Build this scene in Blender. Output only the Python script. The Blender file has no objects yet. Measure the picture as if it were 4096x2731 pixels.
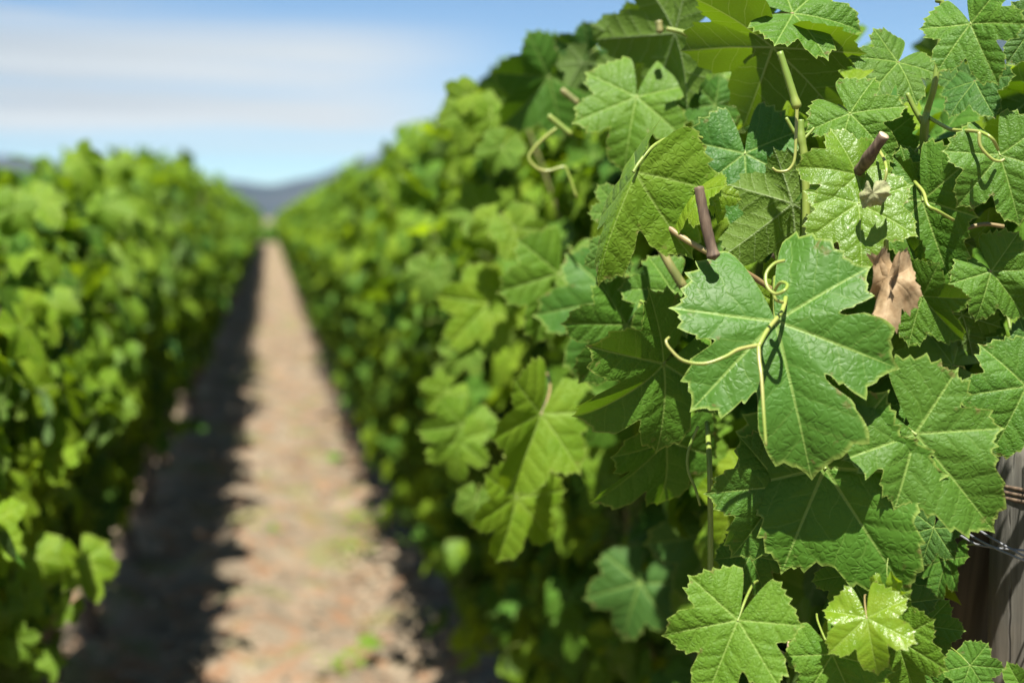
import bpy, math, random
import numpy as np
from mathutils import Vector, Matrix

R_ = math.radians
sc = bpy.context.scene
col = sc.collection
FAST = {}

# ------------------------------------------------------------------ camera
CAM_H = 1.5
YAW, PITCH = R_(9.66), R_(4.98)
FPX = 5689.0                      # focal length in photo pixels (50 mm on 36 mm)
C0 = Vector((0, 0, CAM_H))
F_ = Vector((math.sin(YAW) * math.cos(PITCH), math.cos(YAW) * math.cos(PITCH), -math.sin(PITCH)))
RT = Vector((math.cos(YAW), -math.sin(YAW), 0))
UP = RT.cross(F_)
cam_d = bpy.data.cameras.new('camera')
cam = bpy.data.objects.new('camera', cam_d)
col.objects.link(cam)
cam.matrix_world = Matrix(((RT.x, UP.x, -F_.x, C0.x), (RT.y, UP.y, -F_.y, C0.y), (RT.z, UP.z, -F_.z, C0.z), (0, 0, 0, 1)))
cam_d.lens = 50; cam_d.sensor_width = 36
cam_d.clip_start = 0.05; cam_d.clip_end = 30000
cam_d.dof.use_dof = True
cam_d.dof.focus_distance = 1.05
cam_d.dof.aperture_fstop = 4.0
cam_d.dof.aperture_blades = 0
sc.camera = cam


def at(px, py, z):
    """photo pixel and depth along the view axis (metres) to a world point"""
    return C0 + z * (F_ + (px - 2048) / FPX * RT - (py - 1365.5) / FPX * UP)


def project(p):
    d = p - C0
    z = d.dot(F_)
    if z <= 0.01:
        return None
    return 2048 + d.dot(RT) / z * FPX, 1365.5 - d.dot(UP) / z * FPX, z


# ------------------------------------------------------------------ light
SUN_EL = R_(65)
fh = Vector((math.sin(YAW), math.cos(YAW), 0))
sh = (-fh - 0.08 * RT).normalized()
to_sun = Vector((sh.x * math.cos(SUN_EL), sh.y * math.cos(SUN_EL), math.sin(SUN_EL)))
sun_d = bpy.data.lights.new('sun', 'SUN')
sun_d.energy = 5.0; sun_d.angle = R_(0.53); sun_d.color = (1.0, 0.955, 0.89)
sun = bpy.data.objects.new('sun', sun_d)
col.objects.link(sun)
sun.rotation_euler = (-to_sun).to_track_quat('-Z', 'Y').to_euler()

world = bpy.data.worlds.new('World')
sc.world = world
world.use_nodes = True
wn, wl = world.node_tree.nodes, world.node_tree.links
wn.clear()


def nd(tree_nodes, t, **kw):
    n = tree_nodes.new(t)
    for k, v in kw.items():
        setattr(n, k, v)
    return n


def build_world():
    out = nd(wn, 'ShaderNodeOutputWorld')
    bg = nd(wn, 'ShaderNodeBackground')
    bg.inputs['Strength'].default_value = 0.05
    sky = nd(wn, 'ShaderNodeTexSky')
    sky.sky_type = 'NISHITA'
    sky.sun_disc = False
    sky.sun_elevation = SUN_EL
    sky.sun_rotation = math.atan2(to_sun.x, to_sun.y)
    sky.altitude = 200
    sky.air_density = 0.7; sky.dust_density = 0.15; sky.ozone_density = 3.0
    tc = nd(wn, 'ShaderNodeTexCoord')
    sep = nd(wn, 'ShaderNodeSeparateXYZ')
    wl.new(tc.outputs['Generated'], sep.inputs[0])
    # cirrus bands: direction divided by its height, strongly stretched sideways
    mp = nd(wn, 'ShaderNodeMapping')
    mp.inputs['Rotation'].default_value = (0, 0, R_(4))
    mp.inputs['Scale'].default_value = (1.6, 1.6, 42)
    wl.new(tc.outputs['Generated'], mp.inputs['Vector'])
    n1 = nd(wn, 'ShaderNodeTexNoise')
    n1.inputs['Scale'].default_value = 1.0; n1.inputs['Detail'].default_value = 5; n1.inputs['Roughness'].default_value = 0.55
    wl.new(mp.outputs[0], n1.inputs['Vector'])
    # clouds fill the sky to the north-west, thinning to the right and upward
    az = nd(wn, 'ShaderNodeMapRange', interpolation_type='SMOOTHSTEP')
    az.inputs[1].default_value = 0.20; az.inputs[2].default_value = 0.03
    az.inputs[3].default_value = 0.0; az.inputs[4].default_value = 1.0
    wl.new(sep.outputs['X'], az.inputs[0])
    el = nd(wn, 'ShaderNodeMapRange', interpolation_type='SMOOTHSTEP')
    el.inputs[1].default_value = 0.036; el.inputs[2].default_value = 0.054
    wl.new(sep.outputs['Z'], el.inputs[0])
    el2 = nd(wn, 'ShaderNodeMapRange', interpolation_type='SMOOTHSTEP')
    el2.inputs[1].default_value = 0.150; el2.inputs[2].default_value = 0.108
    wl.new(sep.outputs['Z'], el2.inputs[0])
    ns = nd(wn, 'ShaderNodeMapRange', interpolation_type='SMOOTHSTEP')
    ns.inputs[1].default_value = 0.38; ns.inputs[2].default_value = 0.60
    wl.new(n1.outputs[0], ns.inputs[0])
    band = nd(wn, 'ShaderNodeMath', operation='MULTIPLY'); wl.new(el.outputs[0], band.inputs[0]); wl.new(el2.outputs[0], band.inputs[1])
    m1 = nd(wn, 'ShaderNodeMath', operation='MULTIPLY'); wl.new(band.outputs[0], m1.inputs[0]); wl.new(az.outputs[0], m1.inputs[1])
    m2 = nd(wn, 'ShaderNodeMath', operation='MULTIPLY_ADD'); wl.new(ns.outputs[0], m2.inputs[0]); m2.inputs[1].default_value = 0.62; m2.inputs[2].default_value = 0.36
    m3 = nd(wn, 'ShaderNodeMath', operation='MULTIPLY', use_clamp=True); wl.new(m1.outputs[0], m3.inputs[0]); wl.new(m2.outputs[0], m3.inputs[1])
    # whispy upper cirrus
    az2 = nd(wn, 'ShaderNodeMapRange', interpolation_type='SMOOTHSTEP')
    az2.inputs[1].default_value = 0.04; az2.inputs[2].default_value = -0.16
    wl.new(sep.outputs['X'], az2.inputs[0])
    n2 = nd(wn, 'ShaderNodeTexNoise')
    n2.inputs['Scale'].default_value = 3.2; n2.inputs['Detail'].default_value = 7; n2.inputs['Roughness'].default_value = 0.6
    wl.new(mp.outputs[0], n2.inputs['Vector'])
    ns2 = nd(wn, 'ShaderNodeMapRange', interpolation_type='SMOOTHSTEP')
    ns2.inputs[1].default_value = 0.42; ns2.inputs[2].default_value = 0.68; ns2.inputs[4].default_value = 0.85
    wl.new(n2.outputs[0], ns2.inputs[0])
    m4 = nd(wn, 'ShaderNodeMath', operation='MULTIPLY'); wl.new(ns2.outputs[0], m4.inputs[0]); wl.new(az2.outputs[0], m4.inputs[1])
    m4b = nd(wn, 'ShaderNodeMath', operation='MULTIPLY'); wl.new(m4.outputs[0], m4b.inputs[0]); wl.new(el.outputs[0], m4b.inputs[1])
    mx = nd(wn, 'ShaderNodeMath', operation='MAXIMUM'); wl.new(m3.outputs[0], mx.inputs[0]); wl.new(m4b.outputs[0], mx.inputs[1])
    cl = nd(wn, 'ShaderNodeMixRGB')
    cl.inputs[1].default_value = (5.5, 5.9, 6.1, 1); cl.inputs[2].default_value = (2.5, 3.1, 3.7, 1)
    # the left part of the cloud bank is thicker and greyer
    gz = nd(wn, 'ShaderNodeMapRange', interpolation_type='SMOOTHSTEP')
    gz.inputs[1].default_value = 0.12; gz.inputs[2].default_value = -0.20; gz.inputs[3].default_value = 0.15
    wl.new(sep.outputs['X'], gz.inputs[0])
    n3 = nd(wn, 'ShaderNodeTexNoise'); n3.inputs['Scale'].default_value = 0.9; n3.inputs['Detail'].default_value = 3; wl.new(mp.outputs[0], n3.inputs['Vector'])
    n3r = nd(wn, 'ShaderNodeMapRange', interpolation_type='SMOOTHSTEP'); n3r.inputs[1].default_value = 0.40; n3r.inputs[2].default_value = 0.62; wl.new(n3.outputs[0], n3r.inputs[0])
    gm = nd(wn, 'ShaderNodeMath', operation='MULTIPLY'); wl.new(gz.outputs[0], gm.inputs[0]); wl.new(n3r.outputs[0], gm.inputs[1])
    gm2 = nd(wn, 'ShaderNodeMath', operation='MULTIPLY', use_clamp=True); wl.new(gm.outputs[0], gm2.inputs[0]); gm2.inputs[1].default_value = 0.42
    wl.new(gm2.outputs[0], cl.inputs[0])
    tint = nd(wn, 'ShaderNodeMixRGB', blend_type='MULTIPLY'); tint.inputs[0].default_value = 1.0; tint.inputs[2].default_value = (0.80, 0.97, 1.0, 1)
    wl.new(sky.outputs[0], tint.inputs[1])
    mix = nd(wn, 'ShaderNodeMixRGB')
    wl.new(mx.outputs[0], mix.inputs[0]); wl.new(tint.outputs[0], mix.inputs[1]); wl.new(cl.outputs[0], mix.inputs[2])
    wl.new(mix.outputs[0], bg.inputs['Color'])
    wl.new(bg.outputs[0], out.inputs[0])


build_world()
sc.view_settings.view_transform = 'Standard'
sc.view_settings.look = 'None'
sc.view_settings.exposure = 1.4
sc.view_settings.gamma = 1.0
sc.render.engine = 'CYCLES'
sc.cycles.max_bounces = 8
sc.cycles.transmission_bounces = 6
sc.cycles.diffuse_bounces = 1
sc.cycles.sample_clamp_indirect = 6
sc.cycles.volume_bounces = 0


# ------------------------------------------------------------------ helpers
def tag(o, label=None, cat=None, group=None, kind=None):
    if label: o['label'] = label
    if cat: o['category'] = cat
    if group: o['group'] = group
    if kind: o['kind'] = kind
    return o


def link(name, me, parent=None, mw=None):
    o = bpy.data.objects.new(name, me)
    col.objects.link(o)
    o.color = (0, 0, 0, 1)
    if parent is not None:
        o.parent = parent
    if mw is not None:
        o.matrix_basis = (Matrix.Translation(-parent.location) @ mw) if parent is not None else mw
    return o


def empty(name, loc):
    o = bpy.data.objects.new(name, None)
    col.objects.link(o)
    o.location = loc
    o.empty_display_size = 0.1
    return o


def mesh_from(name, V, Fs, mats, uvp=None, uvv=None, tint=None, rim=None, mat_idx=None, smooth=True):
    """V (n,3); Fs (m,4) quads; uv arrays per face corner (m*4,2)"""
    me = bpy.data.meshes.new(name)
    V = np.asarray(V, dtype=np.float32); Fs = np.asarray(Fs, dtype=np.int32)
    k = Fs.shape[1]
    me.vertices.add(len(V)); me.vertices.foreach_set('co', V.ravel())
    me.loops.add(Fs.size); me.loops.foreach_set('vertex_index', Fs.ravel())
    me.polygons.add(len(Fs))
    me.polygons.foreach_set('loop_start', np.arange(0, Fs.size, k, dtype=np.int32))
    me.polygons.foreach_set('use_smooth', np.full(len(Fs), smooth))
    for m in mats:
        me.materials.append(m)
    if mat_idx is not None:
        me.polygons.foreach_set('material_index', np.asarray(mat_idx, dtype=np.int32))
    if uvp is not None:
        a = me.uv_layers.new(name='plane'); a.data.foreach_set('uv', np.asarray(uvp, np.float32).ravel())
        b = me.uv_layers.new(name='vein'); b.data.foreach_set('uv', np.asarray(uvv, np.float32).ravel())
    if tint is not None:
        a = me.attributes.new('tint', 'FLOAT', 'POINT'); a.data.foreach_set('value', np.asarray(tint, np.float32))
    if rim is not None:
        a = me.attributes.new('rim', 'FLOAT', 'POINT'); a.data.foreach_set('value', np.asarray(rim, np.float32))
    me.update(calc_edges=True)
    me.validate()
    return me


# ------------------------------------------------------------------ materials
def new_mat(name):
    m = bpy.data.materials.new(name)
    m.use_nodes = True
    m.node_tree.nodes.clear()
    return m, m.node_tree.nodes, m.node_tree.links


def mrange(N, L, src, a, b, c=0.0, d=1.0, smooth=True):
    n = nd(N, 'ShaderNodeMapRange', interpolation_type='SMOOTHSTEP' if smooth else 'LINEAR')
    n.inputs[1].default_value = a; n.inputs[2].default_value = b; n.inputs[3].default_value = c; n.inputs[4].default_value = d
    L.new(src, n.inputs[0])
    return n.outputs[0]


def math_n(N, L, op, a, b=None, c=None, clamp=False):
    n = nd(N, 'ShaderNodeMath', operation=op, use_clamp=clamp)
    for i, v in enumerate((a, b, c)):
        if v is None:
            continue
        if isinstance(v, (int, float)):
            n.inputs[i].default_value = v
        else:
            L.new(v, n.inputs[i])
    return n.outputs[0]


def mixc(N, L, fac, a, b, mode='MIX'):
    n = nd(N, 'ShaderNodeMixRGB', blend_type=mode)
    for i, v in enumerate((fac, a, b)):
        if isinstance(v, (int, float)):
            n.inputs[i].default_value = v
        elif isinstance(v, tuple):
            n.inputs[i].default_value = (*v, 1)
        else:
            L.new(v, n.inputs[i])
    return n.outputs[0]


SP = 0.19   # spacing of the secondary veins in leaf lengths


def leaf_material(name, bump=1.0, simple=False):
    m, N, L = new_mat(name)
    out = nd(N, 'ShaderNodeOutputMaterial')
    uvp = nd(N, 'ShaderNodeUVMap', uv_map='plane')
    uvv = nd(N, 'ShaderNodeUVMap', uv_map='vein')
    sv = nd(N, 'ShaderNodeSeparateXYZ'); L.new(uvv.outputs[0], sv.inputs[0])
    ph, t = sv.outputs[0], sv.outputs[1]
    ln = nd(N, 'ShaderNodeVectorMath', operation='LENGTH'); L.new(uvp.outputs[0], ln.inputs[0])
    r = ln.outputs['Value']
    info = nd(N, 'ShaderNodeObjectInfo')
    sepc = nd(N, 'ShaderNodeSeparateColor'); L.new(info.outputs['Color'], sepc.inputs[0])
    at_t = nd(N, 'ShaderNodeAttribute', attribute_name='tint')
    young = math_n(N, L, 'ADD', at_t.outputs['Fac'], sepc.outputs[0], clamp=True)
    # veins
    w = math_n(N, L, 'MULTIPLY_ADD', r, -0.010, 0.0135)
    mv = math_n(N, L, 'SUBTRACT', w, t)
    mainv = mrange(N, L, mv, -0.003, 0.003)
    nz = nd(N, 'ShaderNodeTexNoise'); nz.inputs['Scale'].default_value = 2.6; nz.inputs['Detail'].default_value = 3
    mpn = nd(N, 'ShaderNodeVectorMath', operation='ADD'); L.new(uvp.outputs[0], mpn.inputs[0]); 
    cx = nd(N, 'ShaderNodeCombineXYZ'); L.new(math_n(N, L, 'MULTIPLY', info.outputs['Random'], 37.0), cx.inputs[0]); L.new(math_n(N, L, 'MULTIPLY', at_t.outputs['Fac'], 91.0), cx.inputs[1])
    L.new(cx.outputs[0], mpn.inputs[1]); L.new(mpn.outputs[0], nz.inputs['Vector'])
    phn = math_n(N, L, 'MULTIPLY_ADD', nz.outputs[0], 0.9, ph)
    pp = math_n(N, L, 'PINGPONG', phn, 0.5)
    sec = mrange(N, L, pp, 0.012, 0.045, 1.0, 0.0)
    # colour
    green = mixc(N, L, info.outputs['Random'], (0.032, 0.100, 0.013), (0.056, 0.124, 0.010))
    green = mixc(N, L, mrange(N, L, nz.outputs[0], 0.35, 0.7), green, (0.043, 0.120, 0.013))
    green = mixc(N, L, mrange(N, L, info.outputs['Random'], 0.62, 0.80, 0, 0.75), green, (0.024, 0.074, 0.018))
    lime = mixc(N, L, mrange(N, L, nz.outputs[0], 0.3, 0.7), (0.150, 0.260, 0.012), (0.205, 0.300, 0.018))
    base = mixc(N, L, young, green, lime)
    vcol = mixc(N, L, young, (0.150, 0.235, 0.050), (0.25, 0.36, 0.06))
    base = mixc(N, L, math_n(N, L, 'MULTIPLY', sec, 0.20), base, vcol)
    base = mixc(N, L, math_n(N, L, 'MULTIPLY', mainv, 0.85), base, vcol)
    # specks and small rusty spots
    vs = nd(N, 'ShaderNodeTexNoise'); vs.inputs['Scale'].default_value = 9.0; vs.inputs['Detail'].default_value = 4
    L.new(mpn.outputs[0], vs.inputs['Vector'])
    base = mixc(N, L, math_n(N, L, 'MULTIPLY', sepc.outputs[1], mrange(N, L, vs.outputs[0], 0.38, 0.60)), base, (0.26, 0.20, 0.03))
    spots = mrange(N, L, vs.outputs[0], 0.70, 0.76)
    base = mixc(N, L, math_n(N, L, 'MULTIPLY', spots, 0.35), base, (0.16, 0.12, 0.05))
    at_r = nd(N, 'ShaderNodeAttribute', attribute_name='rim')
    base = mixc(N, L, math_n(N, L, 'MULTIPLY', mrange(N, L, at_r.outputs['Fac'], 0.955, 1.0), 0.55), base, (0.26, 0.33, 0.07))
    edge = math_n(N, L, 'MULTIPLY', mrange(N, L, at_r.outputs['Fac'], 0.80, 0.97), mrange(N, L, vs.outputs[0], 0.60, 0.68))
    base = mixc(N, L, math_n(N, L, 'MULTIPLY', edge, 0.6), base, (0.15, 0.10, 0.04))
    geo = nd(N, 'ShaderNodeNewGeometry')
    under = mixc(N, L, young, (0.060, 0.110, 0.028), (0.12, 0.19, 0.020))
    under = mixc(N, L, math_n(N, L, 'MULTIPLY', math_n(N, L, 'MAXIMUM', mainv, math_n(N, L, 'MULTIPLY', sec, 0.6)), 0.7), under, (0.26, 0.33, 0.15))
    face = mixc(N, L, geo.outputs['Backfacing'], base, under)
    bsdf = nd(N, 'ShaderNodeBsdfPrincipled')
    L.new(face, bsdf.inputs['Base Color'])
    rough = math_n(N, L, 'MULTIPLY_ADD', nz.outputs[0], 0.26, 0.46)
    rough = math_n(N, L, 'MULTIPLY_ADD', young, -0.05, rough)
    rough = math_n(N, L, 'MAXIMUM', rough, math_n(N, L, 'MULTIPLY', geo.outputs['Backfacing'], 0.65))
    rough = math_n(N, L, 'MULTIPLY_ADD', sepc.outputs[2], -0.17, rough)
    L.new(rough, bsdf.inputs['Roughness'])
    bsdf.inputs['IOR'].default_value = 1.45
    L.new(math_n(N, L, 'MULTIPLY_ADD', sepc.outputs[2], 0.20, 0.14), bsdf.inputs['Specular IOR Level'])
    tr = nd(N, 'ShaderNodeBsdfTranslucent')
    tcol = mixc(N, L, young, (0.15, 0.32, 0.005), (0.33, 0.48, 0.008))
    tcol = mixc(N, L, math_n(N, L, 'MULTIPLY', math_n(N, L, 'MAXIMUM', mainv, math_n(N, L, 'MULTIPLY', sec, 0.5)), 0.45), tcol, (0.30, 0.40, 0.05))
    L.new(tcol, tr.inputs['Color'])
    if not simple:
        vo = nd(N, 'ShaderNodeTexVoronoi', feature='DISTANCE_TO_EDGE')
        vo.inputs['Scale'].default_value = 19.0
        wv = nd(N, 'ShaderNodeTexNoise'); wv.inputs['Scale'].default_value = 11.0
        L.new(mpn.outputs[0], wv.inputs['Vector'])
        wadd = nd(N, 'ShaderNodeVectorMath', operation='MULTIPLY_ADD'); L.new(wv.outputs['Color'], wadd.inputs[0]); wadd.inputs[1].default_value = (0.09, 0.09, 0); L.new(mpn.outputs[0], wadd.inputs[2])
        L.new(wadd.outputs[0], vo.inputs['Vector'])
        h1 = mrange(N, L, pp, 0.0, 0.36)
        h2 = mrange(N, L, t, 0.0, 0.05)
        h3 = mrange(N, L, vo.outputs['Distance'], 0.0, 0.26)
        hh = math_n(N, L, 'MULTIPLY', h1, h2)
        hh = math_n(N, L, 'MULTIPLY_ADD', h3, 0.45, hh)
        hh = math_n(N, L, 'MULTIPLY_ADD', wv.outputs[0], 0.22, hh)
        bp = nd(N, 'ShaderNodeBump')
        L.new(math_n(N, L, 'MULTIPLY_ADD', sepc.outputs[2], -0.30, 0.78), bp.inputs['Strength'])
        bp.inputs['Distance'].default_value = 0.0009 * bump
        L.new(hh, bp.inputs['Height'])
        L.new(bp.outputs[0], bsdf.inputs['Normal'])
    mx = nd(N, 'ShaderNodeMixShader')
    L.new(math_n(N, L, 'MULTIPLY_ADD', young, 0.36, 0.13), mx.inputs[0])
    L.new(bsdf.outputs[0], mx.inputs[1]); L.new(tr.outputs[0], mx.inputs[2])
    L.new(mx.outputs[0], out.inputs[0])
    return m


def stem_material(name, c1, c2, scale=60.0, rough=0.5, stretch=0.15, bump=0.0):
    m, N, L = new_mat(name)
    out = nd(N, 'ShaderNodeOutputMaterial')
    tc = nd(N, 'ShaderNodeTexCoord')
    mp = nd(N, 'ShaderNodeMapping'); mp.inputs['Scale'].default_value = (1, 1, stretch)
    L.new(tc.outputs['Object'], mp.inputs[0])
    n = nd(N, 'ShaderNodeTexNoise'); n.inputs['Scale'].default_value = scale; n.inputs['Detail'].default_value = 5
    L.new(mp.outputs[0], n.inputs['Vector'])
    c = mixc(N, L, mrange(N, L, n.outputs[0], 0.33, 0.68), c1, c2)
    b = nd(N, 'ShaderNodeBsdfPrincipled'); b.inputs['Roughness'].default_value = rough
    L.new(c, b.inputs['Base Color'])
    if bump:
        bp = nd(N, 'ShaderNodeBump'); bp.inputs['Strength'].default_value = 0.8; bp.inputs['Distance'].default_value = bump
        L.new(n.outputs[0], bp.inputs['Height']); L.new(bp.outputs[0], b.inputs['Normal'])
    L.new(b.outputs[0], out.inputs[0])
    return m


M_LEAF = leaf_material('vine_leaf')
M_LEAF_FAR = leaf_material('vine_leaf_soft', simple=True)
M_GREEN = stem_material('green_stem', (0.125, 0.20, 0.024), (0.21, 0.25, 0.045))
M_TENDRIL = stem_material('tendril', (0.20, 0.27, 0.042), (0.27, 0.27, 0.075), rough=0.35)
M_CANE = stem_material('brown_cane', (0.055, 0.034, 0.020), (0.15, 0.105, 0.062), scale=220, rough=0.75, bump=0.0006)
M_OLIVE = stem_material('olive_cane', (0.12, 0.14, 0.035), (0.22, 0.20, 0.07), scale=160, bump=0.0003)
M_PINK = stem_material('pink_stem', (0.19, 0.125, 0.055), (0.23, 0.19, 0.07))
M_CUT = stem_material('cut_wood', (0.50, 0.34, 0.20), (0.62, 0.48, 0.33), scale=400)
M_TRUNK = stem_material('vine_bark', (0.04, 0.03, 0.022), (0.12, 0.09, 0.062), scale=38, rough=0.9, bump=0.006)
M_WIRE = None


def wire_material():
    m, N, L = new_mat('galvanised_wire')
    out = nd(N, 'ShaderNodeOutputMaterial')
    tc = nd(N, 'ShaderNodeTexCoord')
    n = nd(N, 'ShaderNodeTexNoise'); n.inputs['Scale'].default_value = 90
    L.new(tc.outputs['Object'], n.inputs['Vector'])
    b = nd(N, 'ShaderNodeBsdfPrincipled')
    L.new(mixc(N, L, n.outputs[0], (0.11, 0.115, 0.12), (0.18, 0.185, 0.19)), b.inputs['Base Color'])
    b.inputs['Metallic'].default_value = 0.0; b.inputs['Roughness'].default_value = 0.6
    L.new(b.outputs[0], out.inputs[0])
    return m


M_WIRE = wire_material()


def wood_material():
    m, N, L = new_mat('weathered_wood')
    out = nd(N, 'ShaderNodeOutputMaterial')
    tc = nd(N, 'ShaderNodeTexCoord')
    mp = nd(N, 'ShaderNodeMapping'); mp.inputs['Scale'].default_value = (1, 1, 0.045)
    L.new(tc.outputs['Object'], mp.inputs[0])
    n = nd(N, 'ShaderNodeTexNoise'); n.inputs['Scale'].default_value = 130; n.inputs['Detail'].default_value = 6; n.inputs['Roughness'].default_value = 0.65
    L.new(mp.outputs[0], n.inputs['Vector'])
    n2 = nd(N, 'ShaderNodeTexNoise'); n2.inputs['Scale'].default_value = 11; n2.inputs['Detail'].default_value = 3
    L.new(tc.outputs['Object'], n2.inputs['Vector'])
    mp2 = nd(N, 'ShaderNodeMapping'); mp2.inputs['Scale'].default_value = (1, 1, 0.02)
    L.new(tc.outputs['Object'], mp2.inputs[0])
    vo = nd(N, 'ShaderNodeTexVoronoi', feature='DISTANCE_TO_EDGE'); vo.inputs['Scale'].default_value = 34
    nn = nd(N, 'ShaderNodeVectorMath', operation='MULTIPLY_ADD'); L.new(n2.outputs['Color'], nn.inputs[0]); nn.inputs[1].default_value = (0.02, 0.02, 0.01); L.new(mp2.outputs[0], nn.inputs[2])
    L.new(nn.outputs[0], vo.inputs['Vector'])
    c = mixc(N, L, mrange(N, L, n.outputs[0], 0.3, 0.72), (0.048, 0.046, 0.036), (0.120, 0.116, 0.094))
    c = mixc(N, L, mrange(N, L, n2.outputs[0], 0.45, 0.75, 0, 0.6), c, (0.15, 0.12, 0.08))
    crack = mrange(N, L, vo.outputs['Distance'], 0.0, 0.030, 1.0, 0.0)
    crack = math_n(N, L, 'MULTIPLY', crack, mrange(N, L, n2.outputs[0], 0.46, 0.56))
    c = mixc(N, L, math_n(N, L, 'MULTIPLY', crack, 0.85), c, (0.035, 0.028, 0.02))
    b = nd(N, 'ShaderNodeBsdfPrincipled'); b.inputs['Roughness'].default_value = 0.85
    L.new(c, b.inputs['Base Color'])
    hh = math_n(N, L, 'MULTIPLY_ADD', crack, -2.0, n.outputs[0])
    bp = nd(N, 'ShaderNodeBump'); bp.inputs['Strength'].default_value = 0.9; bp.inputs['Distance'].default_value = 0.002
    L.new(hh, bp.inputs['Height']); L.new(bp.outputs[0], b.inputs['Normal'])
    L.new(b.outputs[0], out.inputs[0])
    return m


M_WOOD = wood_material()


def dry_material(name, c1, c2, c3):
    m, N, L = new_mat(name)
    out = nd(N, 'ShaderNodeOutputMaterial')
    uvp = nd(N, 'ShaderNodeUVMap', uv_map='plane')
    n = nd(N, 'ShaderNodeTexNoise'); n.inputs['Scale'].default_value = 5; n.inputs['Detail'].default_value = 6
    L.new(uvp.outputs[0], n.inputs['Vector'])
    uvv = nd(N, 'ShaderNodeUVMap', uv_map='vein')
    sv = nd(N, 'ShaderNodeSeparateXYZ'); L.new(uvv.outputs[0], sv.inputs[0])
    mainv = mrange(N, L, sv.outputs[1], 0.008, 0.016, 1.0, 0.0)
    c = mixc(N, L, mrange(N, L, n.outputs[0], 0.35, 0.65), c1, c2)
    c = mixc(N, L, mrange(N, L, n.outputs[0], 0.60, 0.72, 0, 0.6), c, c3)
    c = mixc(N, L, math_n(N, L, 'MULTIPLY', mainv, 0.5), c, c2)
    b = nd(N, 'ShaderNodeBsdfPrincipled'); b.inputs['Roughness'].default_value = 0.75
    L.new(c, b.inputs['Base Color'])
    bp = nd(N, 'ShaderNodeBump'); bp.inputs['Strength'].default_value = 0.7; bp.inputs['Distance'].default_value = 0.0015
    L.new(n.outputs[0], bp.inputs['Height']); L.new(bp.outputs[0], b.inputs['Normal'])
    tr = nd(N, 'ShaderNodeBsdfTranslucent'); L.new(c, tr.inputs[0])
    mx = nd(N, 'ShaderNodeMixShader'); mx.inputs[0].default_value = 0.15
    L.new(b.outputs[0], mx.inputs[1]); L.new(tr.outputs[0], mx.inputs[2])
    L.new(mx.outputs[0], out.inputs[0])
    return m


M_DRY = dry_material('dry_leaf', (0.25, 0.165, 0.078), (0.34, 0.245, 0.130), (0.10, 0.055, 0.024))
M_WITHER = dry_material('withered_leaf', (0.20, 0.22, 0.09), (0.29, 0.29, 0.14), (0.13, 0.10, 0.05))


def ground_material():
    m, N, L = new_mat('vineyard_soil')
    out = nd(N, 'ShaderNodeOutputMaterial')
    tc = nd(N, 'ShaderNodeTexCoord')
    def noise(s, d=5, r=0.6):
        n = nd(N, 'ShaderNodeTexNoise'); n.inputs['Scale'].default_value = s; n.inputs['Detail'].default_value = d; n.inputs['Roughness'].default_value = r
        L.new(tc.outputs['Object'], n.inputs['Vector']); return n.outputs[0]
    a, b_, c_, d_ = noise(4.5), noise(17, 4), noise(2.2, 4), noise(55, 4, 0.7)
    c = mixc(N, L, mrange(N, L, a, 0.35, 0.65), (0.150, 0.120, 0.080), (0.255, 0.210, 0.144))
    c = mixc(N, L, mrange(N, L, b_, 0.52, 0.66, 0, 0.75), c, (0.29, 0.225, 0.155))
    c = mixc(N, L, mrange(N, L, noise(9.0, 5), 0.50, 0.60, 0, 0.62), c, (0.25, 0.12, 0.055))
    c = mixc(N, L, mrange(N, L, c_, 0.52, 0.64, 0, 0.6), c, (0.15, 0.165, 0.05))
    c = mixc(N, L, mrange(N, L, d_, 0.55, 0.75, 0, 0.7), c, (0.09, 0.062, 0.042))
    bs = nd(N, 'ShaderNodeBsdfPrincipled'); bs.inputs['Roughness'].default_value = 0.95
    bs.inputs['Specular IOR Level'].default_value = 0.15
    L.new(c, bs.inputs['Base Color'])
    bp = nd(N, 'ShaderNodeBump'); bp.inputs['Strength'].default_value = 1.0; bp.inputs['Distance'].default_value = 0.03
    L.new(math_n(N, L, 'ADD', b_, math_n(N, L, 'MULTIPLY', d_, 0.6)), bp.inputs['Height']); L.new(bp.outputs[0], bs.inputs['Normal'])
    L.new(bs.outputs[0], out.inputs[0])
    return m


M_SOIL = ground_material()


def hill_material():
    m, N, L = new_mat('hazed_scrub_hill')
    out = nd(N, 'ShaderNodeOutputMaterial')
    tc = nd(N, 'ShaderNodeTexCoord')
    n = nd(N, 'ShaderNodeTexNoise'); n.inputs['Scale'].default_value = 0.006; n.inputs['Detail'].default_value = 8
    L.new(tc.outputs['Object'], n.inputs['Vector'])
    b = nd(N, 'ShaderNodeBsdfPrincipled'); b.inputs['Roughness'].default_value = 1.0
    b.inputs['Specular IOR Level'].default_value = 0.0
    L.new(mixc(N, L, mrange(N, L, n.outputs[0], 0.35, 0.65), (0.026, 0.042, 0.052), (0.052, 0.062, 0.075)), b.inputs['Base Color'])  # scrub tones pushed to blue: distance haze painted into the base colour
    L.new(b.outputs[0], out.inputs[0])
    return m


M_HILL = hill_material()

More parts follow.
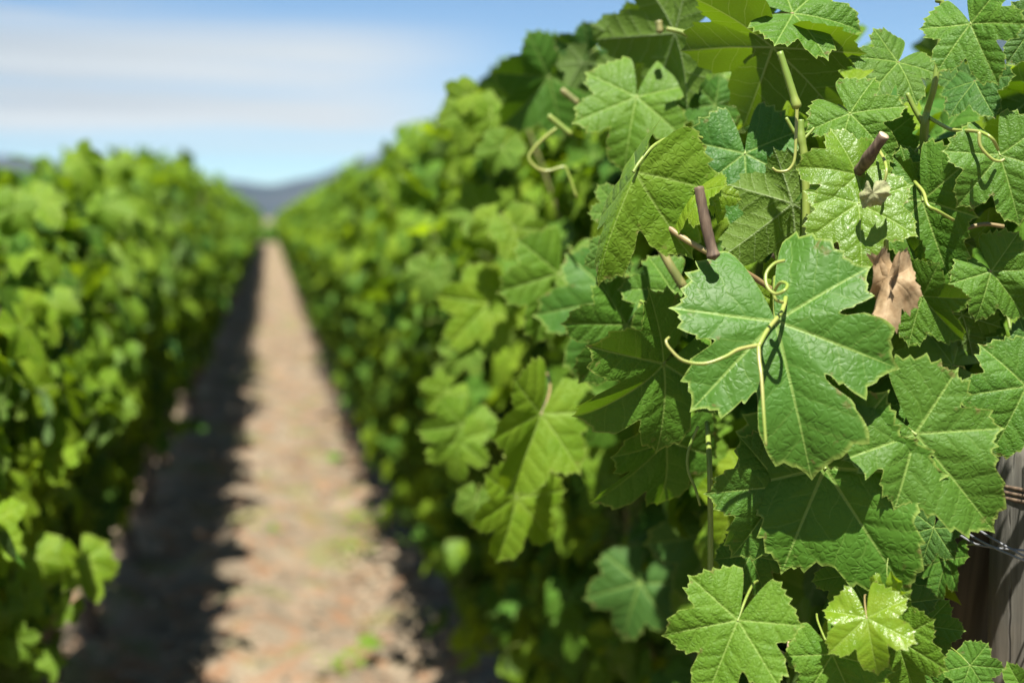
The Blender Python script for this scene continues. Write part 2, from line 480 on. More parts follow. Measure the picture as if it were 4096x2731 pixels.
# ------------------------------------------------------------------ ground and hills
def build_ground():
    xs = np.unique(np.concatenate([np.linspace(-3, 3, 121), -np.geomspace(3, 5500, 26), np.geomspace(3, 5500, 26)]))
    ys = np.unique(np.concatenate([-np.geomspace(0.5, 5500, 22), np.linspace(-0.5, 8, 171), np.geomspace(8, 60, 120), np.geomspace(60, 5500, 30)]))
    X, Y = np.meshgrid(xs, ys, indexing='ij')
    rng = np.random.default_rng(5)
    Z = np.zeros_like(X)
    near = np.exp(-np.maximum(0, np.abs(X) - 2.5)) * np.exp(-np.maximum(0, np.abs(Y - 8) - 30) / 10)
    for k in range(40):
        f = rng.uniform(4, 26); a = rng.uniform(0, 2 * np.pi); p = rng.uniform(0, 6.28)
        Z += np.sin((X * np.cos(a) + Y * np.sin(a)) * f + p) * 0.018 / f * 4
    Z *= near
    # soil ridged up a little under the vines
    Z += near * (0.05 * np.exp(-((X - 0.66) / 0.22) ** 2) + 0.05 * np.exp(-((X + 0.62) / 0.22) ** 2))
    V = np.stack([X, Y, Z], -1).reshape(-1, 3)
    nx, ny = len(xs), len(ys)
    i = np.arange(nx - 1)[:, None] * ny + np.arange(ny - 1)[None, :]
    Fs = np.stack([i, i + ny, i + ny + 1, i + 1], -1).reshape(-1, 4)
    o = link('ground', mesh_from('ground', V, Fs, [M_SOIL]))
    tag(o, 'dry tan soil path with scattered orange leaf litter between the vine rows', 'ground', kind='structure')


build_ground()


def build_hills():
    # ridge height (tangent of the elevation) by azimuth in degrees from the row direction
    prof = [(-60, .05), (-40, .05), (-20, .040), (-9.8, .040), (-8, .038), (-6, .031), (-3.4, .026), (-1.0, .0235), (0.3, .0235), (1.7, .027), (3.1, .035), (4.4, .046), (6, .056), (9, .066),
            (14, .074), (20, .082), (24.6, .088), (26.6, .104), (27.3, .122), (29, .127), (34, .135), (45, .12), (60, .09), (75, .06)]
    a = np.array([p[0] for p in prof]); e = np.array([p[1] for p in prof])
    az = np.linspace(-60, 75, 400)
    el = np.interp(az, a, e)
    rng = np.random.default_rng(2)
    for k in range(14):
        f = rng.uniform(0.3, 3.0); el += 0.0011 / (0.5 + f) * np.sin(az * f + rng.uniform(0, 6.28))
    D = 3600.0
    rows = []
    prof_r = [(0.62, 0.0), (0.70, 0.22), (0.78, 0.47), (0.86, 0.70), (0.93, 0.88), (1.0, 1.0), (1.1, 0.9), (1.3, 0.45), (1.5, 0.0)]
    for fr, fz in prof_r:
        wob = 1 + 0.10 * np.sin(az * 0.9 + fr * 9) * (1 - fz) + 0.05 * np.sin(az * 2.7 + fr * 23) * (1 - fz)
        rr = D * fr * np.ones_like(az)
        z = CAM_H + el * D * fz * wob if fz > 0 else np.full_like(az, -2.0)
        rows.append(np.stack([np.sin(np.radians(az)) * rr, np.cos(np.radians(az)) * rr, z], -1))
    V = np.stack(rows, 0)
    nr, nc = V.shape[:2]
    i = np.arange(nr - 1)[:, None] * nc + np.arange(nc - 1)[None, :]
    Fs = np.stack([i, i + 1, i + nc + 1, i + nc], -1).reshape(-1, 4)
    o = link('hills', mesh_from('hills', V.reshape(-1, 3), Fs, [M_HILL]))
    tag(o, 'hazy blue grey hills on the horizon beyond the vineyard', 'hills', kind='structure')


build_hills()

# ------------------------------------------------------------------ leaves
VA, VB, TM = 55.0, 108.0, 172.0
KN = np.array([-TM, -VB, -(VA + VB) / 2, -VA, -VA / 2, 0, VA / 2, VA, (VA + VB) / 2, VB, TM])


def leaf_shape(seed, q=3, sinus=(0.30, 0.30), close=(0.0, 0.0), tooth=0.06, fold=0.12, cup=0.10, wave=0.06, bend=0.3, roll=0.0, crumple=0.0, tint=0.0, lat=1.0, pet=True, mid=1.0, open_=1.0):
    """one grape leaf, midrib of length 1 along +Y from the petiole at the origin, upper side +Z.
    q: 3 fine, 2 medium, 1 coarse. Returns V, F, uvp, uvv, rim, matidx"""
    rng = np.random.default_rng(seed)
    per = {3: 6, 2: 2, 1: 1}[q]                 # columns per tooth
    teeth = [6, 3, 3, 3, 3, 3, 3, 3, 3, 6] if q == 3 else [8, 4, 4, 4, 4, 4, 4, 4, 4, 8]
    if q == 1:
        teeth = [5, 3, 3, 3, 3, 3, 3, 3, 3, 5]
    th = [KN[0]]; toothv = [0.0]
    prof3 = np.array([0.15, 0.35, 0.60, 1.0, 0.55, 0.0])
    for s, nt in enumerate(teeth):
        a, b = KN[s], KN[s + 1]
        rising = s % 2 == 0 if s not in (0, 9) else s == 0     # runs towards a lobe tip
        cuts = np.linspace(a, b, nt + 1)
        cuts[1:-1] += rng.uniform(-0.18, 0.18, nt - 1) * (b - a) / nt
        for k in range(nt):
            amp = rng.uniform(0.55, 1.25)
            cc = np.linspace(cuts[k], cuts[k + 1], per + 1)[1:]
            if per == 6:
                pv = prof3 if (b + a) / 2 * 0 + 1 and rising else prof3[::-1][np.array([1, 2, 3, 4, 5, 0])]
                pv = pv.copy()
            elif per == 2:
                pv = np.array([1.0, 0.0])
            else:
                pv = np.array([1.0 if k % 2 == 0 else 0.0])
            th.extend(cc); toothv.extend(pv * amp)
    th = np.array(th); toothv = np.array(toothv)
    toothv[-1] = 0
    for c in (0, VA, -VA, VB, -VB):             # every lobe ends in a tooth
        j = int(np.argmin(np.abs(th - c))); toothv[j] = 1.3
        for dj, vv in ((1, 0.62), (2, 0.3), (3, 0.1)):
            if per == 6:
                toothv[j - dj] = vv; toothv[j + dj] = vv
    d = np.radians(th)
    asym = rng.uniform(0.95, 1.06, 2)
    lobes = [(0, mid, 0.64), (VA, 0.88 * lat * asym[0], 0.56), (-VA, 0.88 * lat * asym[1], 0.56), (VB, 0.74 * lat * asym[0], 0.40), (-VB, 0.74 * lat * asym[1], 0.40),
             (150, 0.64 * open_, 0.08), (-150, 0.64 * open_, 0.08)]
    rs = np.zeros_like(th)
    for c, Rr, k in lobes:
        dd = np.radians(th - c)
        v = Rr * (1 - 0.36 * k * (np.abs(dd) / 0.471) ** 1.35)
        rs = np.maximum(rs, np.where(np.abs(dd) < 1.1, v, 0))
    sl, su = (sinus[0] * .8, sinus[1] * .8) if len(close) == 4 else (sinus[0] * .62, sinus[1] * .62) if q == 3 else (sinus[0] * .62, sinus[1] * .62)
    sn = [(VA / 2, sl * rng.uniform(.85, 1.15)), (-VA / 2, sl * rng.uniform(.85, 1.15)), ((VA + VB) / 2, su * rng.uniform(.85, 1.15)), (-(VA + VB) / 2, su * rng.uniform(.85, 1.15))]
    for c, dep in sn:
        rs = rs * (1 - dep * np.exp(-((th - c) / 7.5) ** 2))
    e = np.clip((TM + 1.5 - np.abs(th)) / 13, 0, 1); e = e * e * (3 - 2 * e)
    rs = rs * (0.07 + 0.93 * e)
    tt = tooth * (0.55 + 0.45 * rs) * e
    nr = {3: 15, 2: 5, 1: 2}[q]
    fr = np.linspace(0, 1, nr + 1)[1:]
    if q == 3:
        fr[-2] = 0.965
    Fq = fr[:, None]
    Rr = rs[None, :] * Fq + (tt * (toothv - 0.25))[None, :] * Fq ** 6
    T = np.broadcast_to(th[None, :], Rr.shape).copy()
    zl = np.zeros_like(Rr)
    for (c, dep), cl in zip(sn, close if len(close) == 4 else (close[0], close[0], close[1], close[1])):
        if cl:
            j = int(np.argmin(np.abs(th - c))); r0 = rs[j] * 1.05
            dd = T - c
            inside = np.abs(dd) < 27
            g = np.clip((Rr - r0) / 0.4, 0, 1)
            T = T - np.where(inside, np.sign(dd) * cl * (1 - np.abs(dd) / 27) * g, 0)
            zl += np.where(inside, np.sign(dd) * 0.03 * (1 - np.abs(dd) / 27) * g, 0)
    Td = np.radians(T)
    x, y = Rr * np.sin(Td), Rr * np.cos(Td)
    V = np.concatenate([[[0, 0, 0]], np.stack([x, y, zl], -1).reshape(-1, 3)], 0)
    P = V[:, :2].copy()
    n = len(th)
    idx = lambda i, j: 1 + i * n + j
    j = np.arange(n - 1)
    quads = [np.stack([np.zeros_like(j), idx(0, j + 1), idx(0, j), idx(0, j)], -1)]
    for i in range(nr - 1):
        quads.append(np.stack([idx(i, j), idx(i, j + 1), idx(i + 1, j + 1), idx(i + 1, j)], -1))
    q0 = quads[0]
    Q = np.concatenate(quads[1:], 0) if nr > 1 else np.zeros((0, 4), int)
    # the centre fan as thin quads: pair neighbouring columns
    fan = [[0, idx(0, k + 2) if k + 2 < n else idx(0, n - 1), idx(0, k + 1), idx(0, k)] for k in range(0, n - 2, 2)]
    if (n - 1) % 2:
        pass
    fan = np.array(fan)
    Fs = np.concatenate([fan, Q], 0)
    # columns of each face, to know its vein sector
    Tflat = np.concatenate([[0], T.reshape(-1)])
    cen = np.array([(th[k] + th[min(k + 2, n - 1)]) / 2 for k in range(0, n - 2, 2)])
    cols = np.concatenate([cen] + [(th[:-1] + th[1:]) / 2] * (nr - 1))
    ve = np.select([np.abs(cols) < VA / 2, np.abs(cols) < (VA + VB) / 2], [0.0, VA], VB) * np.sign(cols)
    pc = P[Fs]                                   # (m,4,2)
    vr = np.radians(ve)[:, None]
    s = pc[..., 0] * np.sin(vr) + pc[..., 1] * np.cos(vr)
    t0 = pc[..., 0] * np.cos(vr) - pc[..., 1] * np.sin(vr)
    t = np.abs(t0)
    side = np.where(np.sign(cols - ve) > 0, 0.5, 0.0)[:, None]
    ph = (s - 0.75 * t + 0.35 * t * t) / SP + side
    uvv = np.stack([ph, t], -1)
    # relief
    r = np.hypot(P[:, 0], P[:, 1]); thv = np.arctan2(P[:, 0], P[:, 1])
    z = V[:, 2].copy()
    dv = np.min(np.abs(np.degrees(thv)[:, None] - np.array([0, VA, -VA, VB, -VB])[None, :]), 1)
    z += 0.055 * np.sqrt(r + 1e-6) * np.clip(dv / 27, 0, 1) ** 0.7 * np.minimum(r / 0.25, 1)
    z += fold * np.sqrt(P[:, 0] ** 2 + 0.0009) - abs(fold) * 0.03
    z -= cup * r * r
    k1, k2 = rng.uniform(2.2, 3.4), rng.uniform(4, 6.5)
    z += 1.35 * wave * r * r * (np.sin(k1 * thv * 1.0 + rng.uniform(0, 6.28)) + 0.6 * np.sin(k2 * thv + rng.uniform(0, 6.28)))
    for k in range(5):
        f = rng.uniform(3, 8); a = rng.uniform(0, 6.28)
        z += (0.012 + crumple) * np.sin(f * (P[:, 0] * math.cos(a) + P[:, 1] * math.sin(a)) + rng.uniform(0, 6.28)) / (1 + 0.25 * f) * np.minimum(r * 2, 1)
    X3, Y3 = P[:, 0] / math.sqrt(1 + fold * fold), P[:, 1].copy()
    z = z / math.sqrt(1 + 0.3 * fold * fold)
    if abs(roll) > 1e-4:
        X3, z = np.sin(roll * X3) / roll + z * np.sin(roll * X3), (np.cos(roll * X3) - 1) / roll + z * np.cos(roll * X3)
    if abs(bend) > 1e-4:
        Y3, z = np.sin(bend * Y3) / bend + z * np.sin(bend * Y3), (np.cos(bend * Y3) - 1) / bend + z * np.cos(bend * Y3)
    if crumple:
        ax = rng.uniform(-1, 1, (6, 3))
        for k in range(6):
            ph_ = X3 * ax[k, 0] * 9 + Y3 * ax[k, 1] * 9
            X3 = X3 + crumple * 0.5 * np.sin(ph_ + k); z = z + crumple * 1.0 * np.abs(np.sin(ph_ * 0.7 + 2 * k))
    V3 = np.stack([X3, Y3, z], -1)
    rim = np.concatenate([[0], np.broadcast_to(fr[:, None], Rr.shape).reshape(-1)])
    mi = np.zeros(len(Fs), int)
    uvp = pc.reshape(-1, 2); uvv = uvv.reshape(-1, 2)
    if pet and q < 3:                            # petiole joined to the blade
        pv, pf = tube_np([(0, 0, 0.0), (0, -0.10, -0.06), (0, -0.24, -0.24), (0, -0.28, -0.55)], [0.016, 0.014, 0.014, 0.018], 4)
        Fs = np.concatenate([Fs, pf + len(V3)], 0)
        V3 = np.concatenate([V3, pv], 0)
        rim = np.concatenate([rim, np.zeros(len(pv))])
        mi = np.concatenate([mi, np.ones(len(pf), int)])
        uvp = np.concatenate([uvp, np.zeros((len(pf) * 4, 2))]); uvv = np.concatenate([uvv, np.full((len(pf) * 4, 2), 0.5)])
    return V3, Fs, uvp, uvv, rim, mi


def tube_np(pts, rad, sides=8, cap=False):
    pts = [Vector(p) for p in pts]
    if isinstance(rad, (int, float)):
        rad = [rad] * len(pts)
    rad = [float(x) for x in rad]
    V, Fq = [], []
    ref = None
    for i, p in enumerate(pts):
        d = (pts[min(i + 1, len(pts) - 1)] - pts[max(i - 1, 0)]).normalized()
        if ref is None:
            ref = d.orthogonal().normalized()
        u = (ref - d * ref.dot(d)).normalized(); ref = u
        v = d.cross(u)
        for k in range(sides):
            a = 2 * math.pi * k / sides
            V.append(p + rad[i] * (u * math.cos(a) + v * math.sin(a)))
    n = len(pts)
    for i in range(n - 1):
        for k in range(sides):
            k2 = (k + 1) % sides
            Fq.append((i * sides + k, i * sides + k2, (i + 1) * sides + k2, (i + 1) * sides + k))
    return np.array([tuple(v) for v in V]), np.array(Fq)


def catmull(pts, n=6):
    P = [np.array(tuple(p), float) for p in pts]
    if len(P) < 3:
        return [Vector(P[0] + (P[-1] - P[0]) * t) for t in np.linspace(0, 1, n + 1)]
    P = [2 * P[0] - P[1]] + P + [2 * P[-1] - P[-2]]
    out = []
    for i in range(1, len(P) - 2):
        for t in np.arange(n) / n:
            a, b, c, d = P[i - 1:i + 3]
            out.append(0.5 * (2 * b + (c - a) * t + (2 * a - 5 * b + 4 * c - d) * t * t + (3 * b - a - 3 * c + d) * t ** 3))
    out.append(P[-2])
    return [Vector(p) for p in out]


def tube_obj(name, pts, r0, r1, mat, parent=None, sides=8, n=6, cut=None, knots=(), jit=0.0, seed=0, sub_cut=True):
    """tapered stem through pts; knots: (fraction, swelling); cut: pale cut face at the first point"""
    C = catmull(pts, n)
    m = len(C)
    rr = [r0 + (r1 - r0) * i / (m - 1) for i in range(m)]
    rg = random.Random(seed)
    for f, s in knots:
        for i in range(m):
            rr[i] *= 1 + s * math.exp(-((i / (m - 1) - f) * 11) ** 2)
    if jit:
        rr = [x * (1 + rg.uniform(-jit, jit)) for x in rr]
    origin = C[-1].copy()
    V, Fq = tube_np([c - origin for c in C], rr, sides)
    Vs = list(V); Fs = [tuple(f) for f in Fq]; mi = [0] * len(Fs)
    # end caps as quads fans
    for end, base in ((0, 0), (m - 1, (m - 1) * sides)):
        c = len(Vs)
        d = (C[0] - C[1]).normalized() if end == 0 else (C[-1] - C[-2]).normalized()
        Vs.append(np.array(tuple(C[end] - origin + d * (rr[end] * (0.12 if (cut and end == 0) else 0.5)))))
        for k in range(0, sides, 2):
            f = (base + k, base + (k + 1) % sides, base + (k + 2) % sides, c)
            if end == 0: f = f[::-1]
            Fs.append(f); mi.append(1 if (cut and end == 0) else 0)
    me = mesh_from(name, np.array(Vs), np.array(Fs), [mat] + ([M_CUT] if cut else [mat]), mat_idx=mi)
    return link(name, me, parent, Matrix.Translation(origin))


def leaf_frame(J, A, N, size):
    A = A.normalized(); N = (N - A * N.dot(A)).normalized(); X = A.cross(N)
    return Matrix(((X.x * size, A.x * size, N.x * size, J.x), (X.y * size, A.y * size, N.y * size, J.y), (X.z * size, A.z * size, N.z * size, J.z), (0, 0, 0, 1)))


def pixel_leaf_frame(jx, jy, tx, ty, z, tilt=0.0, roll=0.0, flip=False):
    J = at(jx, jy, z)
    a = (at(tx, ty, z) - J)
    Lp = a.length; ah = a / Lp
    toward = (C0 - J).normalized()
    toward = (toward - ah * toward.dot(ah)).normalized()
    A = ah * math.cos(R_(tilt)) + toward * math.sin(R_(tilt))
    size = Lp / max(0.25, math.cos(R_(tilt)))
    N = (toward - A * toward.dot(A)).normalized()
    N = Matrix.Rotation(R_(roll), 3, A) @ N
    if flip:
        N = -N
    return leaf_frame(J, A, N, size), size


VARIANTS = []
LOW = []
for k in range(10):
    rg = random.Random(100 + k)
    kw = dict(sinus=(rg.uniform(.08, .42), rg.uniform(.06, .34)), close=(0, 0), tooth=rg.uniform(.045, .07), fold=rg.uniform(-.25, .45), cup=rg.uniform(0, .28), wave=rg.uniform(.05, .14),
              bend=rg.uniform(-.1, 1.2), roll=rg.uniform(-.3, .5), lat=rg.uniform(.88, 1.05))
    V, Fs, up, uv, rim, mi = leaf_shape(200 + k, 2, **kw)
    VARIANTS.append(mesh_from('leaf', V, Fs, [M_LEAF, M_GREEN], up, uv, np.zeros(len(V)), rim, mi))
    LOW.append(leaf_shape(200 + k, 1, **kw))


def merged_leaves(name, items, rng, mats):
    """items: (matrix, variant, tint) -> one mesh of many coarse leaves"""
    Vs, Fss, ups, uvs, tis, rims, mis = [], [], [], [], [], [], []
    off = 0
    for M, k, ti in items:
        V, Fs, up, uv, rim, mi = LOW[k]
        Mn = np.array(M)
        Vs.append(V @ Mn[:3, :3].T + Mn[:3, 3]); Fss.append(Fs + off); ups.append(up); uvs.append(uv); mis.append(mi)
        tis.append(np.full(len(V), ti)); rims.append(np.zeros(len(V)))
        off += len(V)
    return mesh_from(name, np.concatenate(Vs), np.concatenate(Fss), mats, np.concatenate(ups), np.concatenate(uvs), np.concatenate(tis), np.concatenate(rims), np.concatenate(mis))


# ------------------------------------------------------------------ canopy generator
def canopy_leaves(rng, n, half, z0, z1, length=1.25, face=0, extra_top=10):
    """leaves of one vine in its own frame: row along Y, origin on the ground at the trunk.
    face: -1/+1 puts more leaves on that side. Yields (J, A, N, size, tint, depth)"""
    out = []
    ph0, ph1, ph2 = (rng.uniform(0, 6.28) for _ in range(3))
    for i in range(n):
        y = rng.uniform(-length / 2, length / 2)
        top = z1 + 0.07 * math.sin(y * 5.1 + n) + rng.gauss(0, 0.04)
        u = rng.random()
        s = face if (face and rng.random() < 0.66) else rng.choice((-1, 1))
        if u < 0.22:         # top
            x = rng.uniform(-half, half) * 0.75
            zz = top - abs(x) * 0.35 - rng.random() ** 2 * 0.14
            N = Vector((x * 2 + rng.gauss(0, .45), rng.gauss(0, .45), 0.8 + rng.random() * .5))
            dep = 0
        else:
            f = rng.random() ** 0.8
            zz = z0 + (top - z0) * f
            w = half * (0.72 + 0.42 * math.sin(math.pi * min(1, 0.12 + 0.80 * f)))
            hang = min(1, max(0, (zz - .92) / .36)); hang = hang * hang * (3 - 2 * hang)
            if face > 0: w *= (0.16 + 0.84 * min(1, max(0, (zz - .46) / .52))) * (0.70 + 0.38 * hang)
            else: w *= 0.46 + 0.62 * hang
            if f > 0.85: w *= 1 - (f - .85) * 2.4
            dep = abs(rng.gauss(0, 0.09)) if u < 0.80 else rng.uniform(0.06, half)
            w += 0.075 * (math.sin(y * 8.3 + ph0) * math.sin(zz * 7.1 + ph1) + 0.7 * math.sin(y * 15.0 + zz * 11.0 + ph2))
            x = s * max(0.0, w - dep)
            N = Vector((s * (0.85 + rng.gauss(0, .3)), rng.gauss(-.22, .6), 0.55 + rng.gauss(0, .42)))
        N.normalize()
        dn = Vector((s * 0.35 + rng.gauss(0, .35), rng.gauss(0, .5), -1.0))
        A = dn - N * dn.dot(N)
        if A.length < .05: continue
        size = rng.uniform(.042, .074) if rng.random() < .72 else rng.uniform(.028, .046)
        tint = max(0, rng.gauss(0.22, 0.16)) if rng.random() < .52 else rng.uniform(.45, 1.2)
        if size < .044: tint = max(tint, rng.uniform(.3, .9))
        J = Vector((x, y, zz)) - A.normalized() * size * .5
        out.append((J, A.normalized(), N, size, tint, dep + (0.3 if s != face and face else 0)))
    for i in range(int(n * .38)):    # the shaded inside
        zz = rng.uniform(z0 + .12, z1 - .12)
        J = Vector((rng.gauss(0, half * .26), rng.uniform(-length / 2, length / 2), zz))
        N = Vector((rng.gauss(0, .6), rng.gauss(-.2, .5), rng.gauss(.7, .4))).normalized()
        A = Vector((rng.gauss(0, .5), rng.gauss(0, .5), -1)); A = A - N * A.dot(N)
        if A.length > .05:
            out.append((J, A.normalized(), N, rng.uniform(.06, .085), max(0, rng.gauss(.08, .08)), 0.6))
    for i in range(extra_top):   # upright shoot tips with small young leaves
        y0 = rng.uniform(-length / 2, length / 2); x0 = rng.uniform(-half, half) * .7
        hh = rng.uniform(.04, .13)
        for k in range(4):
            p = Vector((x0 + rng.gauss(0, .02), y0 + rng.gauss(0, .02), z1 + hh * k / 3 - .02))
            a = rng.uniform(0, 6.28)
            A = Vector((math.cos(a), math.sin(a), rng.uniform(-.5, .4))).normalized()
            N = Vector((rng.gauss(0, .3), rng.gauss(0, .3), 1)); N = (N - A * N.dot(A)).normalized()
            out.append((p, A, N, rng.uniform(.03, .065) * (1.2 - k * .15), rng.uniform(.35, .9), 0.0))
    return out


def trunk_mesh(name, seed, z_head=0.58, arm=0.5, sides=9):
    rg = random.Random(seed)
    parts = []
    pts = [(rg.gauss(0, .015), rg.gauss(0, .03), z) for z in (-.05, .06, .16, .28, .40, .50)] + [(0, 0, z_head)]
    parts.append((pts, [.042, .036, .029, .027, .030, .033, .038]))
    for s in (-1, 1):
        pts = [(0, 0, z_head - .03), (rg.gauss(0, .01), s * .08, z_head + .05), (rg.gauss(0, .015), s * .22, z_head + .07 + rg.gauss(0, .01)), (rg.gauss(0, .015), s * .36, z_head + .07 + rg.gauss(0, .01)), (0, s * arm, z_head + .07)]
        parts.append((pts, [.026, .022, .018, .016, .012]))
    Vs, Fq, off = [], [], 0
    for pts, rad in parts:
        C = catmull([Vector(p) for p in pts], 5)
        rr = np.interp(np.linspace(0, len(pts) - 1, len(C)), range(len(pts)), rad)
        rr = [r * (1 + rg.uniform(-.14, .14)) for r in rr]
        V, Fs = tube_np(C, rr, sides)
        Vs.append(V); Fq.append(Fs + off); off += len(V)
    return mesh_from(name, np.concatenate(Vs), np.concatenate(Fq), [M_TRUNK])


TRUNKS = [trunk_mesh('trunk', 30 + k) for k in range(4)]
ROW_R, ROW_L = 0.66, -0.62
SPACING = 1.10
Y_R0, Y_L0 = 1.42, 1.75
TOP_R, TOP_L = 1.80, 1.45
HALF_R, HALF_L = 0.285, 0.265


def add_canes(vine, rng, z0, z1, half, n=7):
    for k in range(n):
        y0 = rng.uniform(-.5, .5); s = rng.choice((-1, 1))
        pts = [(rng.gauss(0, .02), y0, .66)]
        x, y = 0.0, y0
        for z in np.linspace(.9, z1 - rng.uniform(.02, .2), 4):
            x += s * rng.uniform(0, half * .38); y += rng.gauss(0, .05)
            pts.append((x, y, z))
        o = tube_obj('cane', [Vector(p) + vine.location for p in pts], .0042, .0026, rng.choice((M_GREEN, M_OLIVE, M_CANE)), vine, 6, 4)


# silhouette of the near canopy in the photo (photo pixels): random leaves stay below it
SIL = [(-4000, -9e9), (1450, 700), (1500, 660), (1570, 510), (1740, 420), (1960, 250), (2100, 210), (2230, 170), (2400, 190), (2500, 130), (2560, 70), (2760, 60), (2830, 210), (3000, 240), (3100, 60), (3440, 130), (3500, 240), (3700, 230), (3760, 150), (4096, 130), (9000, 0)]
SILX = [p[0] for p in SIL]; SILY = [p[1] for p in SIL]


def near_ok(J, A, size, y_vine):
    c = J + A * size * .4
    p = project(c)
    if p is None:
        return False
    px, py, z = p
    rad = size * .8 / z * FPX
    if px > 1400 and c.x > 0:
        ymin = np.interp(px, SILX, SILY)
        if py - rad < ymin:
            return False
    if px > 2450 and z < 1.155:
        return False
    if px > 1500 and c.y < 2.7 and c.x < (0.43 if c.z > 1.12 else 0.52):
        return False
    if px > 3600 and 1650 < py < 2731 + rad and z < 1.34:
        return False
    if z < 0.9:
        return False
    return True


VINES = {}


def near_vine(name, side, i, label, group, n_leaf, n_obj, seed):
    rng = random.Random(seed)
    y = (Y_R0 if side > 0 else Y_L0) + i * SPACING
    x = ROW_R if side > 0 else ROW_L
    v = empty(name, (x, y, 0))
    tag(v, label, 'grapevine', group)
    link('trunk', TRUNKS[i % 4], v)
    half, z1 = (HALF_R, TOP_R - (0, 0, .06, .09, .1, .11, .11)[i]) if side > 0 else (HALF_L, TOP_L + min(.26, .045 * i))
    z0 = (0.46 if i < 2 else 0.24) if side > 0 else 0.42
    if i < 6: add_canes(v, rng, z0, z1, half)
    L = canopy_leaves(rng, n_leaf, half, z0, z1, 1.3, -side, 3 if side > 0 else min(6, i))
    loc = v.location
    L = [l for l in L if near_ok(l[0] + loc, l[1], l[3], y)]
    # the leaves that show largest: outermost on the side of the path
    L.sort(key=lambda l: l[5] + (0.12 if l[0].z < 0.6 else 0) - l[3])
    ind, rest = L[:n_obj], L[n_obj:]
    for J, A, N, size, tint, dep in ind:
        o = link('leaf', rng.choice(VARIANTS), v, Matrix.Translation(loc) @ leaf_frame(J, A, N, size))
        o.color = (tint, .9 if rng.random() < .025 else 0, rng.random() ** 2 * .9, 1)
    items = [(leaf_frame(J, A, N, s), rng.randrange(10), t) for J, A, N, s, t, d in rest]
    if i < 2 and side > 0:          # the inside and the far side of the nearest canopies
        for k in range(330):
            z_ = rng.uniform(.42, 1.72)
            J = Vector((rng.uniform(-.02, .30) * (1 if z_ < 1.5 else .7), rng.uniform(-.66, .66) if i else rng.uniform(-.12, .75), z_))
            N = Vector((rng.gauss(.2, .6), rng.gauss(-.5, .5), rng.gauss(.5, .4))).normalized()
            A = Vector((rng.gauss(0, .4), rng.gauss(0, .4), -1)); A = (A - N * A.dot(N)).normalized()
            p = project(J + loc)
            s = rng.uniform(.07, .11)
            if p[2] < 1.3 or p[1] - s * 1.5 / p[2] * FPX < np.interp(p[0], SILX, SILY) + 60:
                continue
            items.append((leaf_frame(J, A, N, s), rng.randrange(10), max(0, rng.gauss(.1, .1))))
    o = link('foliage', merged_leaves('foliage', items, rng, [M_LEAF, M_GREEN]), v)
    o['kind'] = 'stuff'
    VINES[(side, i)] = v
    return v


GR_R, GR_L = 'grapevines of the right-hand row', 'grapevines of the left-hand row'
ORD = ['first', 'second', 'third', 'fourth', 'fifth', 'sixth', 'seventh', 'eighth']
N_NEAR = 7
N_HERO_V0, N_HERO_V1 = 70, 34
for i in range(N_NEAR):
    if i == 0:
        lab = 'lush grapevine at the near end of the right row, sharp lobed leaves beside grey post'
    else:
        lab = f'green grapevine, {ORD[i]} from the grey post in the right-hand row'
    n_obj = 100 - (N_HERO_V0 if i == 0 else N_HERO_V1 if i == 1 else 0)
    near_vine('grapevine', 1, i, lab, GR_R, 1250 if i < 3 else 1050, n_obj if i < 5 else 60, 500 + i)
    lab = (f'blurred grapevine, {ORD[i]} from the near end of the left-hand row' if i else 'blurred grapevine nearest the camera in the left row, leaves hanging down to the soil')
    near_vine('grapevine', -1, i, lab, GR_L, 1150 if i < 4 else 1000, (88 if i < 2 else 100) if i < 5 else 60, 700 + i)


def far_vines():
    for side in (1, -1):
        half, z1 = (HALF_R, TOP_R - .12) if side > 0 else (HALF_L, TOP_L + .26)
        x = ROW_R if side > 0 else ROW_L
        z0 = 0.22 if side > 0 else 0.36
        fol = []
        for k in range(4):
            rng = random.Random(900 + k + 10 * side)
            L = canopy_leaves(rng, 900, half, z0, z1, 1.25, -side, 3)
            fol.append(merged_leaves('foliage', [(leaf_frame(J, A, N, s), rng.randrange(10), t) for J, A, N, s, t, d in L], rng, [M_LEAF_FAR, M_GREEN]))
        rng = random.Random(77 + side)
        for i in range(N_NEAR, 72):
            y = (Y_R0 if side > 0 else Y_L0) + i * SPACING
            v = empty('grapevine', (x + rng.gauss(0, .02), y, 0))
            w = 'right-hand' if side > 0 else 'left-hand'
            tag(v, f'soft blurred grapevine far down the {w} row, beyond the seventh vine', 'grapevine', GR_R if side > 0 else GR_L)
            link('trunk', TRUNKS[i % 4], v)
            o = link('foliage', rng.choice(fol), v)
            o.scale = (1, 1, rng.uniform(.97, 1.03))
            o['kind'] = 'stuff'


far_vines()


def far_hedge():
    rng = random.Random(3)
    for k in range(9):
        x0 = -26 + k * 6.2
        o = empty('hedge_shrub', (x0, 88 + rng.uniform(-2, 2), 0))
        tag(o, 'dim green shrub in the blurred band across the end of the rows', 'shrub', 'shrubs across the far end of the rows')
        items = []
        for i in range(500):
            p = Vector((rng.gauss(0, 2.2), rng.gauss(0, .7), abs(rng.gauss(0.5, .45))))
            N = Vector((rng.gauss(0, .6), -.6 + rng.gauss(0, .5), .6)).normalized()
            A = N.orthogonal()
            items.append((leaf_frame(p, A, N, rng.uniform(.16, .32)), rng.randrange(10), rng.uniform(0, .3)))
        f = link('foliage', merged_leaves('foliage', items, rng, [M_LEAF_FAR, M_GREEN]), o)
        f['kind'] = 'stuff'


far_hedge()

